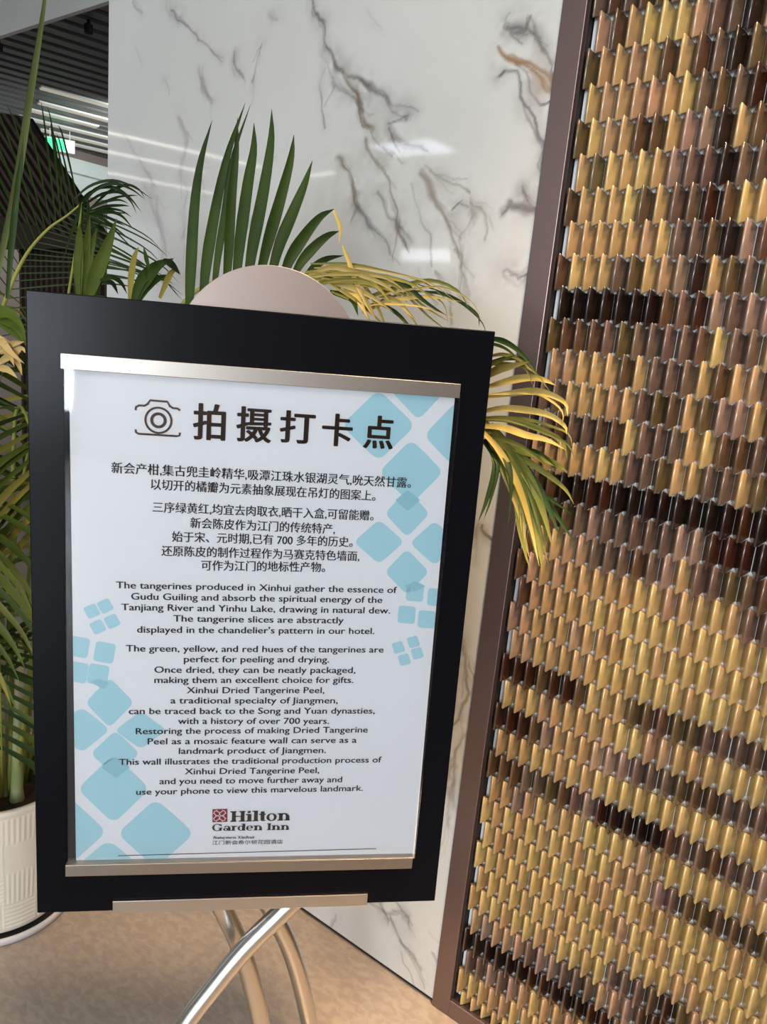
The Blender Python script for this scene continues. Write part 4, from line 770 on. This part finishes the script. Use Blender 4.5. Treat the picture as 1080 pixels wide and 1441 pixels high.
key_frond(strands(LEAVES_DRY, 20, 'LYGL', 0.016), [(-1.45, 0.74, 0.30), (-1.3, 0.82, 1.05), (-1.12, 0.86, 1.36), (-0.98, 0.87, 1.43), (-0.9, 0.88, 1.40)])
key_frond(LEAVES_MID, [(-1.47, 0.70, 0.30), (-1.40, 0.71, 0.9), (-1.30, 0.72, 1.25)])
key_frond(LEAVES_SPEAR, [(-1.50, 0.66, 0.30), (-1.32, 0.58, 0.9), LEAVES_SPEAR[0][0][0]])
key_frond(LEAVES_LOW, [(-1.50, 0.68, 0.30), (-1.32, 0.54, 0.95), LEAVES_LOW[0][0][0]])
def auto_frond(rachis, length, cols, nl=26, wd=0.010, droop=0.5, start=0.3, seed=0, facing=False):
    rg = random.Random(seed); bm = bmesh.new()
    C_ = catmull([PCI(p) for p in rachis], 60)
    tube(bm, C_, lambda t_: 0.0060 - 0.0045 * t_, 8, 6)
    for i in range(nl):
        t_ = start + (1 - start) * i / nl; k = int(t_ * 60); p = C_[k]; d = (C_[min(k + 1, 60)] - C_[max(k - 1, 0)]).normalized()
        side = d.cross((EYE - PC - p).normalized() if facing else Vector((0, 0, 1))); side = side.normalized() if side.length > 0.05 else Vector((1, 0, 0)); up = side.cross(d).normalized()
        for sg in (-1, 1):
            L = length * (0.55 + 0.45 * math.sin(PI * (0.15 + 0.85 * (t_ - start) / (1 - start)))) * rg.uniform(0.85, 1.1)
            dr = (side * sg * 0.85 + d * 0.55 + up * rg.uniform(0.15, 0.4)).normalized()
            g = Vector((0, 0, -1)) * L * droop * rg.uniform(0.6, 1.2)
            pts = [p, p + dr * L * 0.45 + g * 0.10, p + dr * L * 0.8 + g * 0.45, p + dr * L * 0.98 + g * 1.0]
            leaf_strip(bm, pts, wd * rg.uniform(0.8, 1.15), MI[rg.choice(cols)], 8, up=up, fold=0.3)
    for v in bm.verts:
        lim = Y - 0.035 - PC.y
        if v.co.y > lim - 0.08: v.co.y = lim - 0.08 * math.exp(-(v.co.y - lim + 0.08) / 0.08)
    return finish('frond', bm, LM, palm)
auto_frond(with_stem(FRONDS[0][1]), FRONDS[0][2] * 0.8, 'G', 22, 0.0042, 0.18, 0.28, seed=5, facing=True)
key_frond(strands(LEAVES_ARC, 8, 'G', 0.02, 0.9), [(-1.48, 0.74, 0.30), (-1.46, 0.78, 0.9), LEAVES_ARC[0][0][0]])
specs = [(200, 0.45, 1.15, 'GGB'), (175, 0.5, 1.3, 'GGL'), (245, 0.50, 1.05, 'GB'), (285, 0.42, 1.05, 'GBL'), (320, 0.36, 1.0, 'BBL'), (350, 0.30, 1.15, 'GBL'), (20, 0.24, 1.2, 'GB'), (300, 0.34, 0.78, 'GBL'), (335, 0.30, 0.72, 'GGB'), (265, 0.40, 0.8, 'GLB')]
for q, (az, reach, hgt, cols) in enumerate(specs):
    a = math.radians(az); e = Vector((math.cos(a), math.sin(a), 0)); s = PC + e * 0.06 + Vector((0, 0, 0.30))
    rr = [s, s + e * 0.05 + Vector((0, 0, (hgt - 0.3) * 0.55)), PC + e * (reach * 0.5) + Vector((0, 0, hgt)), PC + e * (reach * 0.85) + Vector((0, 0, hgt * 0.97)), PC + e * reach + Vector((0, 0, hgt - 0.18))]
    auto_frond([tuple(v) for v in rr], 0.26, cols, 22, 0.013, 0.55, 0.35, seed=40 + q)
for q, (az, rr, hgt) in enumerate([(-40, 0.10, 0.62), (-5, 0.085, 0.7), (-75, 0.09, 0.75), (25, 0.11, 0.6), (70, 0.08, 0.8), (150, 0.07, 0.75), (215, 0.09, 0.65), (-20, 0.05, 0.8)]):
    a = math.radians(az); bm = bmesh.new(); b0 = Vector((rr * math.cos(a), rr * math.sin(a), 0.295))
    tube(bm, catmull([b0, b0 + Vector((0.01 * math.cos(a), 0.01 * math.sin(a), 0.15)), b0 + Vector((0.035 * math.cos(a), 0.035 * math.sin(a), hgt - 0.3))], 16), lambda t_: 0.0135 - 0.006 * t_ + 0.004 * max(0, 0.12 - t_) / 0.12 * 1.0, 12)
    finish('cane', bm, 'cane', palm)

# ------------------------------------------------------------------ far hall
scr = thing('slatted_screen', 'dark wooden slatted screen behind the palm fronds', 'screen', (-4.2, 2.9, 0))
bm = bmesh.new(); box(bm, -1.3, 0.42, -0.02, 0.02, 0, 1.86); finish('screen_panel', bm, 'wood_dark', scr)
bm = bmesh.new()
for k in range(24): box(bm, -1.28 + k * 0.071, -1.25 + k * 0.071, -0.05, -0.0205, 0, 1.86)
finish('slat_row', bm, 'wood_slat', scr)
ST = [(-6.824, 2.7, 2.83), (-5.04, 2.7, 2.544), (-4.091, 2.7, 1.741), (-6.959, 2.7, 1.731)]
stair = thing('stair_flank', 'dark slatted flank of a stair sloping down in the hall beyond', 'staircase', (-5.3, 2.7, 0))
so = Vector((-5.3, 2.7, 0))
bm = bmesh.new()
A = [bm.verts.new(Vector(p) - so) for p in ST]; B = [bm.verts.new(Vector(p) - so + Vector((0, 0.03, 0))) for p in ST]
bm.faces.new(A); bm.faces.new(B[::-1])
for i in range(4): bm.faces.new((A[i], B[i], B[(i + 1) % 4], A[(i + 1) % 4]))
bmesh.ops.recalc_face_normals(bm, faces=bm.faces); finish('stringer', bm, 'wood_dark', stair)
bm = bmesh.new()
pa, pb = Vector(ST[1]) - so, Vector(ST[2]) - so; stp = (Vector(ST[0]) - Vector(ST[1])) / 16
for k in range(15):
    a0, b0 = pa + stp * (k + 0.15), pb + stp * (k + 0.15); a1, b1 = pa + stp * (k + 0.6), pb + stp * (k + 0.6); dv = Vector((0, -0.03, 0)); gp = Vector((0, -0.0005, 0))
    v = [bm.verts.new(p) for p in (a0 + gp, b0 + gp, b1 + gp, a1 + gp, a0 + dv, b0 + dv, b1 + dv, a1 + dv)]
    for q in ((4, 5, 6, 7), (0, 1, 5, 4), (1, 2, 6, 5), (2, 3, 7, 6), (3, 0, 4, 7), (3, 2, 1, 0)): bm.faces.new([v[i] for i in q])
bmesh.ops.recalc_face_normals(bm, faces=bm.faces); finish('slat_row', bm, 'wood_slat', stair)

def lamp(name, label, loc, sx, sy, group, mname, cat='ceiling light'):
    t_ = thing(name, label, cat, loc, group)
    bm = bmesh.new(); box(bm, -sx / 2 - 0.02, sx / 2 + 0.02, -sy / 2 - 0.02, sy / 2 + 0.02, -0.02, 0.0); finish('housing', bm, 'white_beam', t_)
    bm = bmesh.new(); box(bm, -sx / 2, sx / 2, -sy / 2, sy / 2, -0.026, -0.0205); finish('diffuser', bm, mname, t_)
    return t_

lamp('ceiling_light', 'square lit ceiling panel behind the viewer, mirrored in the marble', (-4.75, -4.2, 3.3), 0.75, 0.45, None, 'lamp_panel')
wl = thing('reflection_panel', 'long lit panel added high on the grey back wall for a bright patch in the marble', 'added light panel', (-7.0, -8.0, 2.77))  # added unseen panel, gives the marble a bright patch to mirror
bm = bmesh.new(); box(bm, -0.55, 0.55, -0.001, 0.03, -0.12, 0.12); finish('housing', bm, 'white_beam', wl)
bm = bmesh.new(); box(bm, -0.52, 0.52, 0.0305, 0.036, -0.09, 0.09); finish('diffuser', bm, 'lamp_panel', wl)
LINES = [(-6.9, 4.3, 0.9), (-7.35, 4.75, 1.3), (-7.8, 4.55, 0.7), (-8.1, 5.0, 1.4), (-8.45, 5.2, 1.0), (-8.75, 5.45, 1.5)]  # strips added where daylight glints on the slats
for q, (x, y, L) in enumerate(LINES):
    o = thing('glowing_strip', 'glowing strip added for a daylight glint on the dark slatted ceiling, far end of the hall', 'ceiling light', (x, y, CEIL - 0.012), 'added glint strips far down the hall')
    o.rotation_euler = (0, 0, math.radians(75.5 - 90))
    bm = bmesh.new(); box(bm, -0.05, 0.05, -L / 2, L / 2, 0.0, 0.011); finish('housing', bm, 'white_beam', o)
    bm = bmesh.new(); box(bm, -0.045, 0.045, -L / 2 + 0.01, L / 2 - 0.01, -0.008, -0.0005); finish('diffuser', bm, 'slat_glint', o)
REFL = [(-7.6, -3.2, 0.03, 2.6, 20), (-8.6, -3.4, 0.03, 2.2, 20), (-9.8, -4.2, 0.03, 2.8, 20), (-6.6, -4.9, 0.03, 0.5, 100), (-8.25, -1.2, 0.03, 0.5, 100)]
for q, (x, y, wd_, L, rz) in enumerate(REFL):
    o = thing('glowing_strip', 'thin strip light on the ceiling, mirrored as a bright line in the marble', 'ceiling light', (x, y, CEIL - 0.012), 'thin strip lights behind the viewer')
    o.rotation_euler = (0, 0, math.radians(rz))
    bm = bmesh.new(); box(bm, -0.05, 0.05, -L / 2, L / 2, 0.0, 0.011); finish('housing', bm, 'white_beam', o)
    bm = bmesh.new(); box(bm, -wd_, wd_, -L / 2 + 0.01, L / 2 - 0.01, -0.008, -0.0005); finish('diffuser', bm, 'lamp_line', o)
ex = thing('exit_sign', 'small green lit exit sign hanging near the white beam', 'exit sign', (-8.3, 4.80, 3.13))
ex.scale = (0.8, 0.8, 0.8)
ex.rotation_euler = (0, 0, math.radians(60))
bm = bmesh.new(); box(bm, -0.19, 0.19, -0.02, 0.02, -0.085, 0.085); box(bm, -0.13, -0.12, -0.005, 0.005, 0.085, 0.2); box(bm, 0.12, 0.13, -0.005, 0.005, 0.085, 0.2); finish('sign_body', bm, 'white_beam', ex)
bm = bmesh.new(); box(bm, -0.175, 0.07, -0.024, -0.0202, -0.07, 0.07); finish('green_face', bm, 'exit_green', ex)
bm = bmesh.new(); box(bm, 0.071, 0.175, -0.024, -0.0202, -0.07, 0.07); finish('white_face', bm, 'exit_white', ex)
for (x, y), lb in (((-5.15, 3.19), 'small black spotlight under the slatted ceiling, beside the marble edge'), ((-6.2, 3.1), 'small black spotlight under the slatted ceiling, above the stair flank')):
    o = thing('spotlight', lb, 'spotlight', (x, y, CEIL - 0.001), 'ceiling spotlights')
    bm = bmesh.new(); lathe(bm, [(0.001, -0.085), (0.026, -0.085), (0.028, -0.082), (0.028, -0.03)], 24); lathe(bm, [(0.028, -0.03), (0.012, -0.027), (0.012, 0.0), (0.001, 0.0)], 24)
    finish('lamp_body', bm, 'rubber', o)
